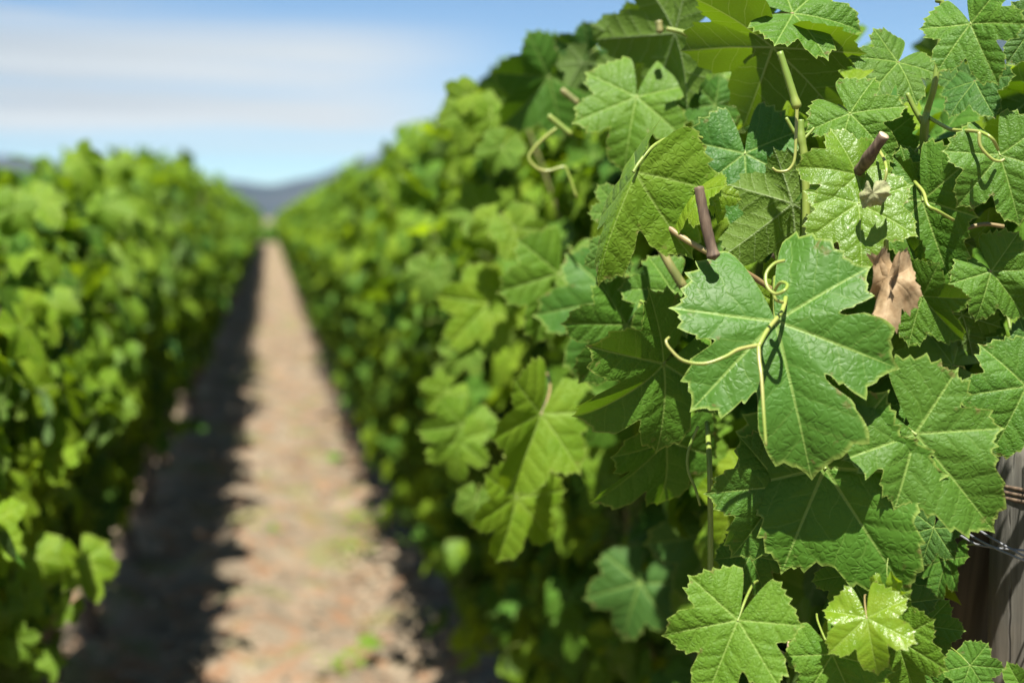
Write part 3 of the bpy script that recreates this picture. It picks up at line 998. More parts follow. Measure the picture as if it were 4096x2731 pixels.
# ------------------------------------------------------------------ the leaves one can tell apart, from the photo
# jx, jy, tx, ty (photo pixels of the petiole and of the tip), depth, then options
D_ = dict
HERO = [
    # --- the sharp leaves
    (3102, 1285, 3240, 1836, .992, D_(t=22, r=-4, sinus=(.44, .36), close=(2, 22, 6, 18), fold=.10, cup=.05, wave=.045, bend=.5, tint=.02, gl=.5, seed=1, lat=.88, open_=1.0, label='large glossy five-lobed leaf in sharp focus, a tendril lying across it')),
    (2536, 684, 2318, 1105, 1.03, D_(t=-4, r=36, sinus=(.45, .3), fold=-.9, cup=.02, wave=.04, bend=.3, tint=.45, gl=.3, seed=2, label='mid-green leaf folded along its midrib, tip hanging down left')),
    (2979, 614, 2998, 935, 1.13, D_(t=14, r=5, sinus=(.12, .12), fold=.1, cup=.05, bend=.1, tint=0, gl=.5, seed=3, lat=1.0)),
    (3090, 190, 3022, 385, 1.12, D_(t=-62, r=6, flip=1, sinus=(.2, .25), fold=.12, cup=.05, bend=.2, open_=.6, lat=1.05, tint=.32, seed=4, gl=0, label='broad leaf seen from below, glowing yellow-green against the sky')),
    (3172, 55, 3455, 78, 1.10, D_(t=5, r=-46, sinus=(.3, .3), fold=.1, bend=.3, tint=.10, gl=.3, seed=5)),
    (3085, 70, 2955, 215, 1.18, D_(t=0, r=-40, sinus=(.45, .4), fold=.1, bend=.3, tint=.05, seed=6)),
    (3592, 250, 3462, 395, 1.10, D_(t=25, r=10, sinus=(.4, .4), close=(6, 0), fold=.15, cup=.1, bend=.3, tint=.22, gl=.3, seed=7)),
    (3400, 455, 3560, 610, 1.06, D_(t=28, r=-15, sinus=(.45, .4), fold=.12, cup=.1, bend=.45, tint=.18, gl=.3, seed=8)),
    (3428, 700, 3195, 640, 1.03, D_(t=8, r=26, sinus=(.2, .2), fold=.12, cup=.15, bend=.4, wave=.07, tint=.42, gl=1.0, seed=9)),
    (3435, 815, 3452, 1070, 1.02, D_(t=26, r=-5, sinus=(.15, .2), fold=.12, cup=.10, bend=.35, wave=.06, tint=.42, gl=1.0, seed=10, label='pale crinkled leaf with a bright sheen, hanging above the dead leaf')),
    (3300, 1870, 3597, 2338, 1.005, D_(t=13, r=10, sinus=(.10, .10), fold=.06, cup=.04, bend=.15, tint=.06, gl=.1, seed=11, lat=.86, label='broad dull green leaf with shallow lobes below the glossy leaf')),
    (3662, 1734, 3965, 2092, .985, D_(t=10, r=-10, sinus=(.14, .25), close=(0, 6), fold=.10, cup=.05, bend=.2, tint=.12, gl=.25, seed=12, lat=.74)),
    (4105, 1545, 3972, 1828, 1.00, D_(t=5, r=-12, sinus=(.18, .3), fold=.12, bend=.2, tint=.10, gl=.4, seed=13)),
    (4135, 1455, 3928, 1380, 1.05, D_(t=8, r=10, sinus=(.2, .2), fold=.1, bend=.3, tint=.10, gl=.4, seed=14)),
    (3812, 1462, 3560, 1425, 1.10, D_(t=12, r=30, sinus=(.25, .2), fold=.14, wave=.1, bend=.4, tint=.35, gl=1.0, seed=15)),
    (3655, 755, 3905, 760, 1.08, D_(t=5, r=-12, sinus=(.25, .2), fold=.2, bend=.3, tint=.10, gl=.5, seed=16, lat=.9)),
    (3690, 800, 3798, 1150, 1.05, D_(t=8, r=10, sinus=(.2, .2), fold=.30, bend=.2, tint=.14, gl=.3, seed=17, lat=.72)),
    (4000, 620, 4085, 885, 1.02, D_(t=10, r=-12, sinus=(.3, .3), fold=.2, bend=.3, tint=.12, gl=.5, seed=18)),
    (3882, 96, 3975, 320, 1.02, D_(t=28, r=10, sinus=(.45, .4), fold=.28, bend=.3, tint=.16, gl=.3, seed=19, lat=.95)),
    (4130, 110, 4035, 250, 1.06, D_(t=5, r=-5, sinus=(.2, .3), fold=.1, bend=.3, tint=.10, gl=.4, seed=20)),
    (3860, 340, 3800, 220, 1.16, D_(t=-15, r=12, sinus=(.3, .3), fold=.35, bend=.2, tint=.08, seed=21)),
    (3900, 325, 3955, 440, 1.12, D_(t=48, r=8, sinus=(.2, .2), fold=.1, bend=.3, tint=.0, gl=.3, seed=22)),
    (3530, 560, 3600, 785, 1.12, D_(t=5, r=8, sinus=(.08, .1), fold=.1, bend=.2, tint=.16, gl=.1, seed=37, lat=.8)),
    (3965, 1085, 4110, 1265, 1.04, D_(t=8, r=-10, sinus=(.2, .2), fold=.25, bend=.4, tint=.14, gl=.4, seed=36)),
    (3600, 800, 3722, 1075, 1.09, D_(t=-5, r=48, sinus=(.2, .2), fold=.2, bend=.3, tint=.12, gl=.3, seed=35)),
    (3625, 1040, 3712, 1215, 1.06, D_(t=0, r=40, sinus=(.3, .2), fold=.3, bend=.4, tint=.14, gl=.3, seed=351)),
    (3690, 1185, 3825, 1365, 1.03, D_(t=15, r=20, sinus=(.3, .2), fold=.4, bend=.5, tint=.14, gl=.4, seed=352)),
    (3850, 1260, 3730, 1390, 1.10, D_(t=-30, r=0, flip=1, sinus=(.2, .2), fold=.3, bend=.5, tint=.35, seed=353)),
    # --- below and left of the glossy leaf
    (3122, 1945, 2958, 2237, 1.02, D_(t=8, r=-16, sinus=(.15, .2), fold=.2, bend=.2, tint=.08, gl=.2, seed=30)),
    (3600, 1735, 3500, 1893, 1.03, D_(t=5, r=14, sinus=(.2, .2), fold=.2, bend=.2, tint=.06, gl=.2, seed=31)),
    (2952, 2479, 2822, 2790, .97, D_(t=10, r=6, sinus=(.34, .34), close=(4, 0), fold=.12, cup=.06, bend=.2, tint=.26, gl=.15, seed=29, lat=1.0, label='yellow-green leaf at the bottom edge with a small brown-rimmed hole')),
    (3467, 2470, 3500, 2672, .955, D_(t=24, r=4, sinus=(.35, .3), fold=.14, cup=.1, wave=.1, bend=.3, tint=.85, gl=1.5, seed=291, label='small shiny lime-green young leaf beside a cut cane')),
    (3555, 2335, 3600, 2425, .97, D_(t=-20, r=30, sinus=(.4, .3), fold=.4, cup=.3, wave=.16, bend=1.2, tint=.8, gl=1.5, seed=292, crumple=.05)),
    (3545, 2420, 3705, 2590, 1.06, D_(t=5, r=-8, sinus=(.1, .1), fold=.1, bend=.2, tint=.14, gl=.2, seed=293)),
    (3590, 2555, 3650, 2800, 1.00, D_(t=5, r=20, sinus=(.15, .15), fold=.3, bend=.4, tint=.28, gl=.1, seed=294)),
    (3810, 2830, 3900, 2590, 1.02, D_(t=20, r=-6, sinus=(.15, .15), fold=.15, bend=.3, tint=.04, gl=.1, seed=295)),
    (3330, 2615, 3430, 2850, .98, D_(t=10, r=5, sinus=(.2, .2), fold=.2, bend=.4, tint=.22, gl=.1, seed=296)),
    (4110, 2790, 4030, 2660, 1.00, D_(t=10, r=-6, sinus=(.2, .2), fold=.2, bend=.4, tint=.15, seed=297)),
    (3790, 2235, 3718, 2400, 1.14, D_(t=0, r=50, sinus=(.3, .3), fold=.2, bend=.3, tint=.08, gl=.4, seed=298)),
    (3700, 2500, 3790, 2660, 1.06, D_(t=8, r=-10, sinus=(.15, .2), fold=.2, bend=.4, tint=.15, gl=.2, seed=401)),
    (3735, 2110, 3680, 2260, 1.10, D_(t=4, r=12, sinus=(.2, .2), fold=.25, bend=.4, tint=.08, seed=402)),
    (3400, 2300, 3330, 2440, 1.06, D_(t=10, r=8, sinus=(.2, .2), fold=.2, bend=.5, tint=.18, seed=403)),
    (3000, 2220, 3080, 2390, 1.12, D_(t=5, r=-14, sinus=(.25, .2), fold=.2, bend=.4, tint=.06, seed=404)),
    (4060, 2360, 3990, 2520, 1.04, D_(t=6, r=-8, sinus=(.2, .2), fold=.2, bend=.4, tint=.12, seed=405)) if False else (3880, 2660, 3960, 2780, 1.0, D_(t=16, r=-8, sinus=(.2, .2), fold=.2, bend=.4, tint=.10, seed=405)),
    # --- around the cut cane
    (3170, 815, 2935, 1010, 1.07, D_(t=-28, r=10, flip=1, open_=.6, lat=.9, sinus=(.3, .25), fold=.15, bend=.2, tint=.55, seed=32)),
    (2778, 770, 2657, 925, 1.04, D_(t=10, r=34, sinus=(.3, .25), fold=.5, bend=.6, tint=.75, gl=.8, seed=33)),
    (2835, 775, 2915, 885, 1.05, D_(t=5, r=-44, sinus=(.3, .25), fold=.5, bend=.7, tint=.75, gl=.8, seed=331)),
    (3115, 1215, 3095, 1035, 1.10, D_(t=10, r=12, sinus=(.3, .25), fold=.2, bend=.3, tint=.62, gl=.3, seed=34)),
    (2490, 860, 2400, 735, 1.25, D_(t=0, r=20, sinus=(.2, .2), fold=.2, bend=.3, tint=.2, seed=341)),
    # --- the shaded middle
    (2468, 1200, 2315, 1520, 1.48, D_(t=5, r=6, sinus=(.3, .3), close=(5, 0), fold=.1, bend=.2, tint=.05, seed=270)),
    (2690, 1165, 2545, 1335, 1.22, D_(t=10, r=15, sinus=(.35, .3), fold=.2, bend=.3, tint=.10, gl=.2, seed=271)),
    (2505, 1300, 2335, 1535, 1.24, D_(t=8, r=-12, sinus=(.3, .3), fold=.2, bend=.3, tint=.10, gl=.2, seed=272)),
    (2655, 1455, 2385, 1755, 1.10, D_(t=20, r=-38, sinus=(.42, .3), fold=.25, bend=.8, tint=.12, gl=.2, seed=273)),
    (2665, 1760, 2425, 2050, 1.20, D_(t=5, r=-58, sinus=(.35, .3), fold=.3, bend=.3, tint=.08, gl=.2, seed=274)),
    (2440, 1010, 2420, 1130, 1.22, D_(t=5, r=6, sinus=(.2, .2), fold=.15, bend=.3, tint=.12, seed=275)),
    (2860, 2130, 2740, 2400, 1.66, D_(t=5, r=-10, sinus=(.2, .2), fold=.15, bend=.3, tint=.04, seed=277)),
    (2560, 2330, 2480, 2560, 1.9, D_(t=5, r=10, sinus=(.2, .2), fold=.15, bend=.3, tint=.06, seed=279)),
    # --- softer leaves further along the row
    (2545, 388, 2488, 668, 1.32, D_(t=18, r=8, sinus=(.38, .30), close=(5, 0), fold=.14, bend=.25, tint=.26, gl=.4, seed=101, lat=1.02)),
    (2860, 420, 2690, 440, 1.36, D_(t=5, r=10, sinus=(.2, .2), fold=.1, bend=.3, tint=.0, seed=102)),
    (2700, 135, 2490, 150, 1.30, D_(t=-58, r=0, flip=1, sinus=(.3, .3), fold=.1, bend=.3, tint=.5, seed=103)),
    (2690, 150, 2715, 30, 1.36, D_(t=0, r=20, flip=1, sinus=(.45, .3), fold=.2, bend=.3, tint=.15, seed=104)),
    (2590, 150, 2553, 35, 1.36, D_(t=0, r=40, flip=1, sinus=(.4, .3), fold=.2, bend=.3, tint=.10, seed=105)),
    (2745, 130, 2795, 225, 1.34, D_(t=0, r=-20, flip=1, sinus=(.3, .3), fold=.2, bend=.3, tint=.12, seed=106)),
    (2570, 205, 2430, 300, 1.45, D_(t=-50, r=0, flip=1, sinus=(.2, .2), fold=.15, bend=.3, tint=.4, seed=107)),
    (2195, 310, 2030, 520, 1.75, D_(t=5, r=-20, sinus=(.1, .1), fold=.22, bend=.3, tint=.05, gl=.4, seed=108)),
    (2355, 215, 2215, 305, 1.65, D_(t=0, r=-15, sinus=(.2, .2), fold=.2, bend=.3, tint=.06, seed=109)),
    (2330, 250, 2270, 350, 1.62, D_(t=-10, r=0, flip=1, sinus=(.2, .2), fold=.2, bend=.3, tint=.3, seed=110)),
    (1890, 440, 1835, 600, 1.95, D_(t=8, r=10, sinus=(.2, .2), fold=.15, bend=.3, tint=.62, seed=111)),
    (1865, 380, 1770, 425, 1.95, D_(t=8, r=20, sinus=(.3, .2), fold=.25, bend=.5, tint=.8, seed=112)),
    (1960, 470, 1950, 590, 1.90, D_(t=8, r=-20, sinus=(.3, .2), fold=.25, bend=.5, tint=.6, seed=113)),
    (2010, 590, 1955, 700, 1.80, D_(t=8, r=6, sinus=(.3, .2), fold=.2, bend=.4, tint=.35, seed=114)),
    (2236, 1095, 2150, 1368, 1.55, D_(t=8, r=-10, sinus=(.2, .2), fold=.2, bend=.3, tint=.28, seed=115)),
    (1955, 1215, 1793, 1380, 1.95, D_(t=12, r=5, sinus=(.3, .2), fold=.2, bend=.4, tint=.78, seed=116)),
    (2025, 1190, 1955, 1245, 1.90, D_(t=12, r=5, sinus=(.3, .2), fold=.2, bend=.4, tint=.7, seed=117)),
    (1985, 900, 1945, 1030, 1.90, D_(t=4, r=20, sinus=(.3, .2), fold=.3, bend=.7, tint=.75, seed=118)),
    (2060, 915, 2150, 1050, 1.80, D_(t=4, r=-10, sinus=(.3, .2), fold=.3, bend=.4, tint=.65, seed=119)),
    (1930, 830, 1790, 840, 2.0, D_(t=14, r=10, sinus=(.3, .2), fold=.2, bend=.5, tint=.45, seed=120)),
    (2164, 1655, 2058, 1985, 1.48, D_(t=8, r=-22, sinus=(.2, .25), fold=.55, lat=.85, bend=.3, tint=.62, seed=121, label='light green hanging leaf folded in half, slightly out of focus')),
    (2065, 1990, 2012, 2250, 1.55, D_(t=5, r=-30, sinus=(.35, .3), fold=.3, bend=.3, tint=.7, seed=122)),
    (1850, 1700, 1765, 1870, 1.85, D_(t=8, r=-10, sinus=(.4, .3), fold=.2, bend=.4, tint=.4, seed=123)),
    (1835, 1760, 1822, 1930, 1.85, D_(t=8, r=10, sinus=(.4, .3), fold=.2, bend=.4, tint=.55, seed=124)),
    (1905, 2000, 1885, 2110, 1.80, D_(t=5, r=0, sinus=(.05, .05), fold=.1, bend=.4, tint=.4, seed=125)),
    (1790, 1560, 1700, 1640, 2.05, D_(t=12, r=5, sinus=(.3, .2), fold=.2, bend=.4, tint=.6, seed=126)),
    (1870, 1390, 1790, 1500, 1.95, D_(t=12, r=5, sinus=(.3, .2), fold=.2, bend=.4, tint=.45, seed=127)),
    (1720, 1090, 1700, 1220, 2.2, D_(t=8, r=5, sinus=(.3, .2), fold=.2, bend=.4, tint=.4, seed=128)),
]
HERO_LEFT = [(150, 2225, 215, 2375, 2.35, .75), (330, 2245, 385, 2400, 2.35, .85), (400, 2250, 450, 2330, 2.4, .85), (95, 2385, 80, 2500, 2.3, .55), (20, 2450, 10, 2570, 2.25, .6), (275, 2425, 230, 2500, 2.35, .5),
             (60, 2560, 150, 2650, 2.25, .45), (180, 2640, 220, 2720, 2.3, .5), (150, 800, 245, 900, 2.6, .8), (420, 820, 445, 945, 2.7, .5), (215, 1215, 265, 1335, 2.5, .65), (500, 1035, 525, 1150, 2.9, .6), (60, 830, 30, 960, 2.45, .5),
             (330, 640, 400, 730, 2.8, .75), (480, 650, 520, 740, 3.0, .7), (560, 880, 590, 985, 3.1, .7), (500, 1440, 530, 1560, 2.9, .35), (460, 1620, 480, 1720, 2.7, .5), (40, 1540, 70, 1660, 2.35, .4)]

PET_MESH = None


def petiole(leaf, rng):
    """a stalk under its leaf, in the leaf's own frame"""
    bx = rng.uniform(-.2, .2)
    C = catmull([Vector((0, .012, .0)), Vector((bx * .2, -.10, -.04)), Vector((bx * .6, -.30, -.18)), Vector((bx, -.50, -.50)), Vector((bx, -.58, -.8))], 4)
    V, Fq = tube_np(C, list(np.linspace(.015, .019, len(C))), 7)
    link('petiole', mesh_from('petiole', V, Fq, [rng.choice((M_GREEN, M_GREEN, M_PINK))]), leaf)


def hero_leaves():
    rng = random.Random(4)
    for jx, jy, tx, ty, z, k in HERO:
        M, size = pixel_leaf_frame(jx, jy, tx, ty, z, k.get('t', 0), k.get('r', 0), bool(k.get('flip')))
        kw = {a: k[a] for a in ('sinus', 'close', 'fold', 'cup', 'wave', 'bend', 'lat', 'crumple', 'open_') if a in k}
        V, Fs, up, uv, rim, mi = leaf_shape(k['seed'] + 1000, 3, tooth=.070, pet=False, **kw)
        me = mesh_from('leaf', V, Fs, [M_LEAF], up, uv, np.zeros(len(V)), rim, mi)
        y = M.translation.y
        v = VINES[(1, 0 if y < Y_R0 + .5 * SPACING - .1 else 1)]
        o = link('leaf', me, v, M)
        o.color = (k.get('tint', 0), 0, k.get('gl', 0.2), 1)
        if 'label' in k: o['label'] = k['label']
        if not k.get('flip'): petiole(o, rng)
    for k, (jx, jy, tx, ty, z, ti) in enumerate(HERO_LEFT):
        M, size = pixel_leaf_frame(jx, jy, tx, ty, z * (.86 if jy > 2200 else .95), 14, rng.uniform(-25, 25))
        y = M.translation.y
        v = VINES[(-1, 0 if y < Y_L0 + .5 * SPACING else 1)]
        o = link('leaf', VARIANTS[k % 10], v, M)
        o.color = (ti, 0, .4, 1)
    v = VINES[(1, 0)]
    # the dead leaf: two crumpled halves of one blade
    for nm, (jx, jy, tx, ty, z, t, r), seed, kw, mat, lab in (
            ('leaf', (3560, 1110, 3566, 1312, .985, 4, 20), 71, dict(sinus=(.3, .2), fold=-.35, cup=.1, wave=.24, bend=-.6, roll=1.1, crumple=.025, lat=1.0, open_=.7), M_DRY, 'dead tan crumpled leaf, its lower half hanging'),
            ('leaf', (3560, 1120, 3600, 945, .99, 6, -20), 74, dict(sinus=(.3, .2), fold=.8, cup=.2, wave=.26, bend=1.5, roll=-1.3, crumple=.03, lat=.8, open_=.5), M_DRY, 'dead tan crumpled leaf, its curled upper half'),
            ('leaf', (3492, 772, 3506, 868, .99, -5, 8), 72, dict(sinus=(.25, .2), fold=-.25, cup=.35, wave=.2, bend=.7, roll=.5, crumple=.025, lat=1.15), M_WITHER, 'small withered grey-green leaf with a curled edge'),
            ('leaf', (3400, 990, 3420, 1120, 1.10, -5, 30), 73, dict(sinus=(.2, .2), fold=.4, cup=.3, wave=.12, bend=.9, crumple=.08), M_DRY, 'dead brown leaf in shade behind')):
        M, size = pixel_leaf_frame(jx, jy, tx, ty, z, t, r)
        V, Fs, up, uv, rim, mi = leaf_shape(seed, 3, tooth=.09, pet=False, **kw)
        o = link(nm, mesh_from('leaf', V, Fs, [mat], up, uv, None, rim, mi), v, M)
        o['label'] = lab


hero_leaves()


def stems():
    v0, v1 = VINES[(1, 0)], VINES[(1, 1)]
    def S(name, pts, z, r0, r1, mat, v=v0, cut=False, knots=(), sides=10, label=None, n=6):
        P = [at(p[0], p[1], p[2] if len(p) > 2 else z) for p in pts]
        o = tube_obj(name, P, r0, r1, mat, v, sides, n, cut, knots, .03, len(pts))
        if label: o['label'] = label
        return o
    S('cane', [(2795, 748), (2808, 820), (2826, 910), (2848, 1000), (2856, 1030)], 1.0, .0034, .0041, M_CANE, cut=True, knots=((.9, .25), (.45, .10), (.2, .06)), label='cut purple-brown cane stub with a pale top')
    S('cane', [(2590, 830, 1.06), (2700, 930, 1.04), (2850, 1020, 1.03), (3000, 1100, 1.05), (3130, 1190, 1.06)], 1.03, .0024, .0021, M_PINK)
    S('cane', [(3537, 540, 1.0), (3487, 612, 1.01), (3437, 680, 1.03), (3300, 800, 1.08), (3110, 1020, 1.13), (3060, 1150, 1.2)], 1.0, .0039, .0037, M_CANE, cut=True, knots=((.27, .28),), label='thick brown cut cane pointing up right, pale sawn end')
    S('cane', [(2889, 134), (2912, 200), (2945, 290), (2965, 360)], 1.20, .0036, .0036, M_OLIVE, cut=True)
    S('cane', [(2850, 92), (2872, 130), (2890, 160)], 1.165, .0015, .0017, M_GREEN)
    S('cane', [(2931, 98), (2945, 150), (2980, 260)], 1.18, .0026, .0030, M_GREEN, cut=True)
    S('cane', [(3119, 208), (3145, 290), (3170, 370), (3188, 430)], 1.02, .0024, .0032, M_GREEN, cut=True, knots=((.93, .14),))
    S('tendril', [(3188, 430), (3186, 500), (3183, 560), (3182, 600), (3175, 650), (3150, 682), (3110, 685), (3090, 672)], 1.03, .0013, .0009, M_TENDRIL)
    S('cane', [(3203, 480), (3203, 520), (3206, 560), (3217, 630), (3224, 780), (3222, 1000), (3200, 1200)], 1.06, .0026, .0034, M_GREEN, cut=True, knots=((.3, .2),))
    S('cane', [(3145, 472), (3172, 520), (3198, 556)], 1.06, .0013, .0016, M_GREEN)
    S('cane', [(3257, 512), (3234, 538), (3212, 560)], 1.06, .0010, .0014, M_GREEN)
    S('cane', [(3745, 0, 1.06), (3770, 20, 1.06), (3763, 150, 1.07), (3739, 335, 1.07), (3708, 446, 1.08), (3699, 500, 1.08), (3690, 670, 1.1), (3680, 900, 1.15)], 1.06, .0021, .0028, M_GREEN, knots=((.7, .3),), label='upright green shoot against the sky')
    S('cane', [(3630, 375), (3655, 430), (3690, 490)], 1.08, .0018, .0022, M_GREEN)
    S('tendril', [(3715, 470, 1.08), (3780, 508, 1.06), (3819, 521, 1.04), (3913, 527, 1.01), (3966, 553, 1.0), (3993, 600, 1.01)], 1.05, .0015, .0012, M_TENDRIL)
    S('tendril', [(3917, 530), (3922, 585), (3966, 634), (4000, 645), (4018, 636)], 1.0, .0013, .0009, M_TENDRIL)
    S('tendril', [(3659, 728, 1.05), (3694, 770, 1.03), (3711, 821, 1.02), (3751, 844, 1.02), (3814, 880, 1.03)], 1.02, .0013, .0012, M_TENDRIL)
    S('tendril', [(3862, 915), (3935, 897), (4015, 906)], 1.07, .0016, .0016, M_PINK)
    S('tendril', [(3515, 598, 1.03), (3537, 640, 1.01), (3546, 680, 1.0), (3538, 726, 1.0)], 1.01, .0013, .0010, M_TENDRIL)
    S('cane', [(3519, 632), (3524, 690), (3528, 760), (3540, 1000)], 1.04, .0024, .0028, M_GREEN)
    S('cane', [(3275, 800), (3280, 930), (3287, 1080), (3290, 1200)], 1.12, .0028, .0030, M_OLIVE)
    S('cane', [(3211, 845), (3211, 970), (3208, 1100)], 1.14, .0020, .0020, M_GREEN)
    # the forked tendril over the glossy leaf
    zt = .955
    o = S('tendril', [(3137, 1042, 0.968), (3096, 1055, 0.963), (3064, 1097, 0.958), (3070, 1148, 0.953), (3102, 1175, 0.948), (3140, 1160, 0.945), (3148, 1137, 0.953), (3121, 1131, 0.961), (3097, 1167, 0.968), (3104, 1199, 0.968), (3131, 1209, 0.973)], zt, .0011, .0012, M_TENDRIL, n=8, label='curled pale tendril above the glossy leaf')
    o = S('tendril', [(3143, 1190, 0.993), (3136, 1222, 0.983), (3121, 1256, 0.976), (3070, 1320, 0.963), (3034, 1386, 0.953)], zt, .0016, .0015, M_TENDRIL, label='pale yellow forked tendril lying across the glossy leaf')
    S('tendril', [(3036, 1380, 0.953), (2955, 1397, 0.948), (2898, 1428, 0.943), (2815, 1454, 0.941), (2732, 1441, 0.941), (2681, 1396, 0.943), (2664, 1365, 0.945), (2676, 1349, 0.948)], zt, .0014, .0008, M_TENDRIL)
    S('tendril', [(3034, 1380, 0.953), (3037, 1440, 0.946), (3046, 1511, 0.939), (3055, 1652, 0.930), (3064, 1781, 0.926)], zt, .0014, .0010, M_TENDRIL)
    # cut stubs at the bottom
    S('cane', [(3213, 2541), (3245, 2595), (3285, 2665), (3310, 2760)], 1.02, .0028, .0032, M_OLIVE, cut=True)
    S('cane', [(3151, 2580), (3240, 2596), (3345, 2618)], .995, .0032, .0030, M_TENDRIL, cut=True, label='short yellow cut stalk with a reddish end')
    S('cane', [(3100, 2597), (3170, 2640), (3260, 2700)], .985, .0019, .0021, M_PINK)
    S('cane', [(3576, 2500), (3582, 2535), (3590, 2600)], 1.005, .0036, .0040, M_CANE, cut=True)
    S('cane', [(2828, 1690, 1.14), (2838, 1850), (2842, 2100), (2841, 2342), (2835, 2500)], 1.10, .0020, .0024, M_GREEN)
    S('tendril', [(2792, 1705), (2754, 1800), (2752, 1880), (2782, 1955), (2800, 2020)], 1.09, .0012, .0010, M_GREEN)
    S('cane', [(2575, 850, 1.2), (2605, 913, 1.18), (2668, 1040, 1.17), (2735, 1150, 1.17)], 1.18, .0036, .0040, M_OLIVE)
    # softer ones along the row
    S('tendril', [(2225, 515), (2180, 550), (2134, 597), (2116, 636), (2150, 674), (2192, 684), (2256, 668), (2272, 692), (2307, 790)], 1.45, .0018, .0014, M_TENDRIL, v1)
    S('cane', [(2193, 463), (2235, 497), (2284, 538)], 1.45, .0028, .0028, M_GREEN, v1, cut=True)
    S('cane', [(2246, 360), (2275, 382), (2310, 412)], 1.5, .0034, .0034, M_OLIVE, v1, cut=True)
    S('cane', [(2668, 116), (2739, 134), (2780, 165), (2830, 210)], 1.27, .0022, .0030, M_GREEN, cut=True)
    S('cane', [(2634, 85), (2640, 130)], 1.3, .0034, .0034, M_OLIVE, cut=True)


stems()

# ------------------------------------------------------------------ end post, strut and wires
def round_post(name, base, top, r, label, cat, sides=28):
    axis = (top - base); h = axis.length
    rg = random.Random(len(name))
    V, Fq = [], []
    rings = [0, .02] + list(np.linspace(.1, .97, 22)) + [.992, 1.0]
    n = len(rings)
    ph = [rg.uniform(0, 6.28) for _ in range(6)]
    for i, f in enumerate(rings):
        for k in range(sides):
            a = 2 * math.pi * k / sides
            rr = r * (1 + .022 * math.sin(3 * a + ph[0] + f * 3) + .014 * math.sin(7 * a + ph[1] - f * 5) + .01 * math.sin(f * 17 + ph[2]))
            if f == 1.0: rr *= .90
            V.append((rr * math.cos(a), rr * math.sin(a), f * h))
    for i in range(n - 1):
        for k in range(sides):
            Fq.append((i * sides + k, i * sides + (k + 1) % sides, (i + 1) * sides + (k + 1) % sides, (i + 1) * sides + k))
    c = len(V); V.append((0, 0, h + .003))
    for k in range(0, sides, 2):
        Fq.append(((n - 1) * sides + k, (n - 1) * sides + k + 1, (n - 1) * sides + (k + 2) % sides, c))
    me = mesh_from(name, np.array(V), np.array(Fq), [M_WOOD])
    o = link(name, me)
    o.rotation_mode = 'QUATERNION'
    o.rotation_quaternion = axis.to_track_quat('Z', 'Y')
    o.location = base
    tag(o, label, cat)
    return o


pt = at(4215, 1745, 1.16)
post = round_post('trellis_post', Vector((pt.x + .004, pt.y, -.3)), Vector((pt.x - .002, pt.y, pt.z)), .046, 'weathered grey round wooden end post at the right edge', 'post')
sb = at(3905, 2100, 1.24); sd = at(3815, 2731, 1.34)
dirn = (sd - sb).normalized()
base = sb + dirn * ((sb.z + .1) / -dirn.z)
M_KEEP = M_WOOD
M_WOOD = stem_material('shaded_wood', (0.035, 0.029, 0.021), (0.085, 0.072, 0.053), scale=120, rough=0.9, stretch=0.05, bump=0.0015)  # darker copy of the wood: the shade on the strut is painted in
strut = round_post('wooden_strut', base, sb - dirn * .10, .034, 'wooden brace with shade put into its colour, leaning against the grey end post', 'strut')


M_WOOD = M_KEEP


def wires():
    px, py = pt.x, pt.y
    for k, (pts, lab) in enumerate((
            ([(3800, 2040, 1.15), (3873, 2089, 1.11), (3949, 2140, 1.09), (4007, 2174, 1.08), (4096, 2223, 1.075), (4200, 2270, 1.10)], 'uppermost of three thin galvanised wires running to the grey post'),
            ([(3760, 2070, 1.15), (3833, 2114, 1.11), (3873, 2134, 1.10), (3926, 2165, 1.085), (4016, 2207, 1.07), (4096, 2241, 1.065), (4200, 2285, 1.09)], 'lowest of three thin galvanised wires where they meet the post edge'),
            ([(3750, 2085, 1.15), (3810, 2120, 1.115), (3875, 2160, 1.10), (3913, 2178, 1.095), (4000, 2192, 1.085), (4096, 2200, 1.08), (4200, 2206, 1.10)], 'flattest of three thin galvanised wires in front of the shaded brace'))):
        P = [at(*p) for p in pts]
        o = tube_obj('trellis_wire', P, .0009, .0009, M_WIRE, None, 8, 8)
        tag(o, lab, 'wire', 'galvanised wires tied to the end post')
    # dark tie wound round the post below its top
    P = []
    for k in range(64):
        a = k / 63 * 2 * math.pi * 3
        P.append(Vector((px + .0485 * math.cos(a), py + .0485 * math.sin(a), pt.z - .035 - .014 * k / 63)))
    o = tube_obj('post_tie', P, .0016, .0016, M_CANE, None, 6, 2)
    tag(o, 'thin brown twine wound several times round the grey post above the wires', 'tie')


wires()

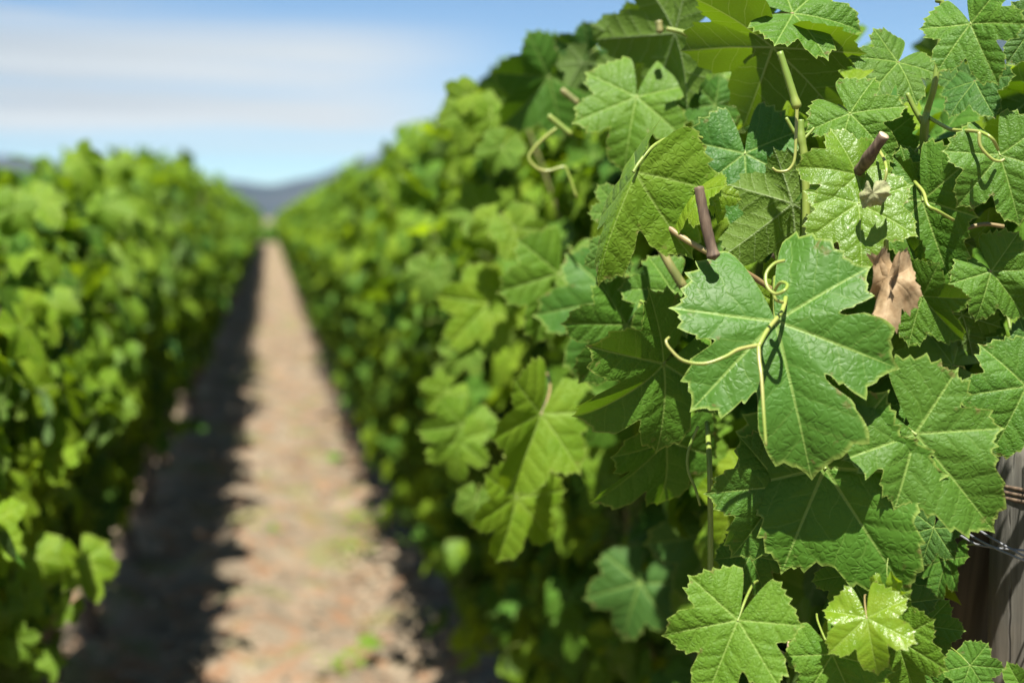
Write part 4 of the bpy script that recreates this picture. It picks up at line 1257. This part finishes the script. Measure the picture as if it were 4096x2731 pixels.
# ------------------------------------------------------------------ litter, fallen leaves and weeds on the path
def litter():
    rng = random.Random(12)
    m1 = dry_material('litter_brown', (0.20, 0.085, 0.030), (0.25, 0.14, 0.06), (0.14, 0.05, 0.02))
    m2 = dry_material('litter_tan', (0.27, 0.21, 0.13), (0.34, 0.27, 0.18), (0.20, 0.14, 0.08))
    for mat, n, nm, lab in ((m1, 1700, 'leaf_litter', 'rust brown fallen leaf litter strewn over the soil'), (m2, 3000, 'straw_litter', 'pale straw and dry leaf bits strewn over the soil')):
        items = []
        for i in range(n):
            if rng.random() < .75:
                x = rng.uniform(-1.1, 1.0)
                if rng.random() < .55: x = rng.gauss(.50, .12) if rng.random() < .6 else rng.gauss(-.5, .2)
            else:
                x = rng.uniform(-3, 2.5)
            y = 2.6 + 20 * rng.random() ** 2
            N = Vector((rng.gauss(0, .35), rng.gauss(0, .35), 1)).normalized()
            a = rng.uniform(0, 6.28)
            A = Vector((math.cos(a), math.sin(a), 0))
            items.append((leaf_frame(Vector((x, y, .03 + rng.random() * .02 + .04 * math.exp(-((abs(x) - .64) / .2) ** 2))), A, N, rng.uniform(.006, .025)), rng.randrange(10), 0))
        o = link(nm, merged_leaves(nm, items, rng, [mat, mat]))
        tag(o, lab, 'litter', kind='stuff')


litter()


def ground_at(px, py):
    d = F_ + ((px - 2048) / FPX) * RT - ((py - 1365.5) / FPX) * UP
    t = -(CAM_H - .03) / d.z
    return C0 + d * t


def floor_things():
    rng = random.Random(8)
    for px, py, size, tint, lab in ((1340, 1855, .075, .25, 'fresh green fallen leaf lying on the path beside orange litter'), (1475, 2610, .06, .45, 'pale green fallen leaf lying on the path near the bottom edge')):
        p = ground_at(px, py)
        o = link('fallen_leaf', VARIANTS[3], None, leaf_frame(p + Vector((0, 0, .03)), Vector((.9, .4, .1)), Vector((-.1, -.55, 1)), size))
        o.color = (tint, 0, 0, 1)
        tag(o, lab, 'leaf')
    for px, py, h, n, lab in ((1490, 2110, .13, 90, 'low yellow-green weed patch at the right side of the path'), (1430, 2190, .08, 34, 'small pale weed nearest the sunlit path centre'), (1060, 2130, .06, 22, 'tiny weed at the edge of the left shadow'),
                              (1360, 2660, .06, 30, 'low weed at the bottom edge of the path')):
        p = ground_at(px, py)
        w = empty('weed', p)
        tag(w, lab, 'weed', 'weeds on the path')
        items = []
        for k in range(n):
            a = rng.uniform(0, 6.28); rr = h * 1.3 * math.sqrt(rng.random())
            A = Vector((math.cos(a), math.sin(a), rng.uniform(.1, .9))).normalized()
            N = Vector((0, 0, 1)) - A * A.z
            items.append((leaf_frame(Vector((math.cos(a) * rr, math.sin(a) * rr, h * rng.random() * .6)), A, N, rng.uniform(.010, .026)), rng.randrange(10), rng.uniform(.5, 1.0)))
        o = link('foliage', merged_leaves('foliage', items, rng, [M_LEAF_FAR, M_GREEN]), w)
        o['kind'] = 'stuff'
        for k in range(3):
            a = rng.uniform(0, 6.28)
            tube_obj('stem', [p + Vector((0, 0, -.04)), p + Vector((math.cos(a) * h * .3, math.sin(a) * h * .3, h * .3)), p + Vector((math.cos(a) * h * .8, math.sin(a) * h * .8, h * .6))], .002, .0012, M_GREEN, w, 5, 3)


floor_things()
print('objects', len(bpy.data.objects))


def haze():
    m, N, L = new_mat('valley_haze')
    out = nd(N, 'ShaderNodeOutputMaterial')
    v = nd(N, 'ShaderNodeVolumePrincipled')
    v.inputs['Color'].default_value = (0.72, 0.84, 1.0, 1)
    v.inputs['Density'].default_value = 0.00003
    v.inputs['Anisotropy'].default_value = 0.0
    L.new(v.outputs[0], out.inputs['Volume'])
    a, b, c, d = -5700, 5700, -3.2, 540
    V = np.array([(x, y, z) for x in (a, b) for y in (a, b) for z in (c, d)], float)
    Fq = np.array([(0, 1, 3, 2), (4, 6, 7, 5), (0, 4, 5, 1), (2, 3, 7, 6), (0, 2, 6, 4), (1, 5, 7, 3)])
    o = link('haze', mesh_from('haze', V, Fq, [m], smooth=False))
    tag(o, 'thin blue summer haze over the valley', 'haze', kind='stuff')


haze()
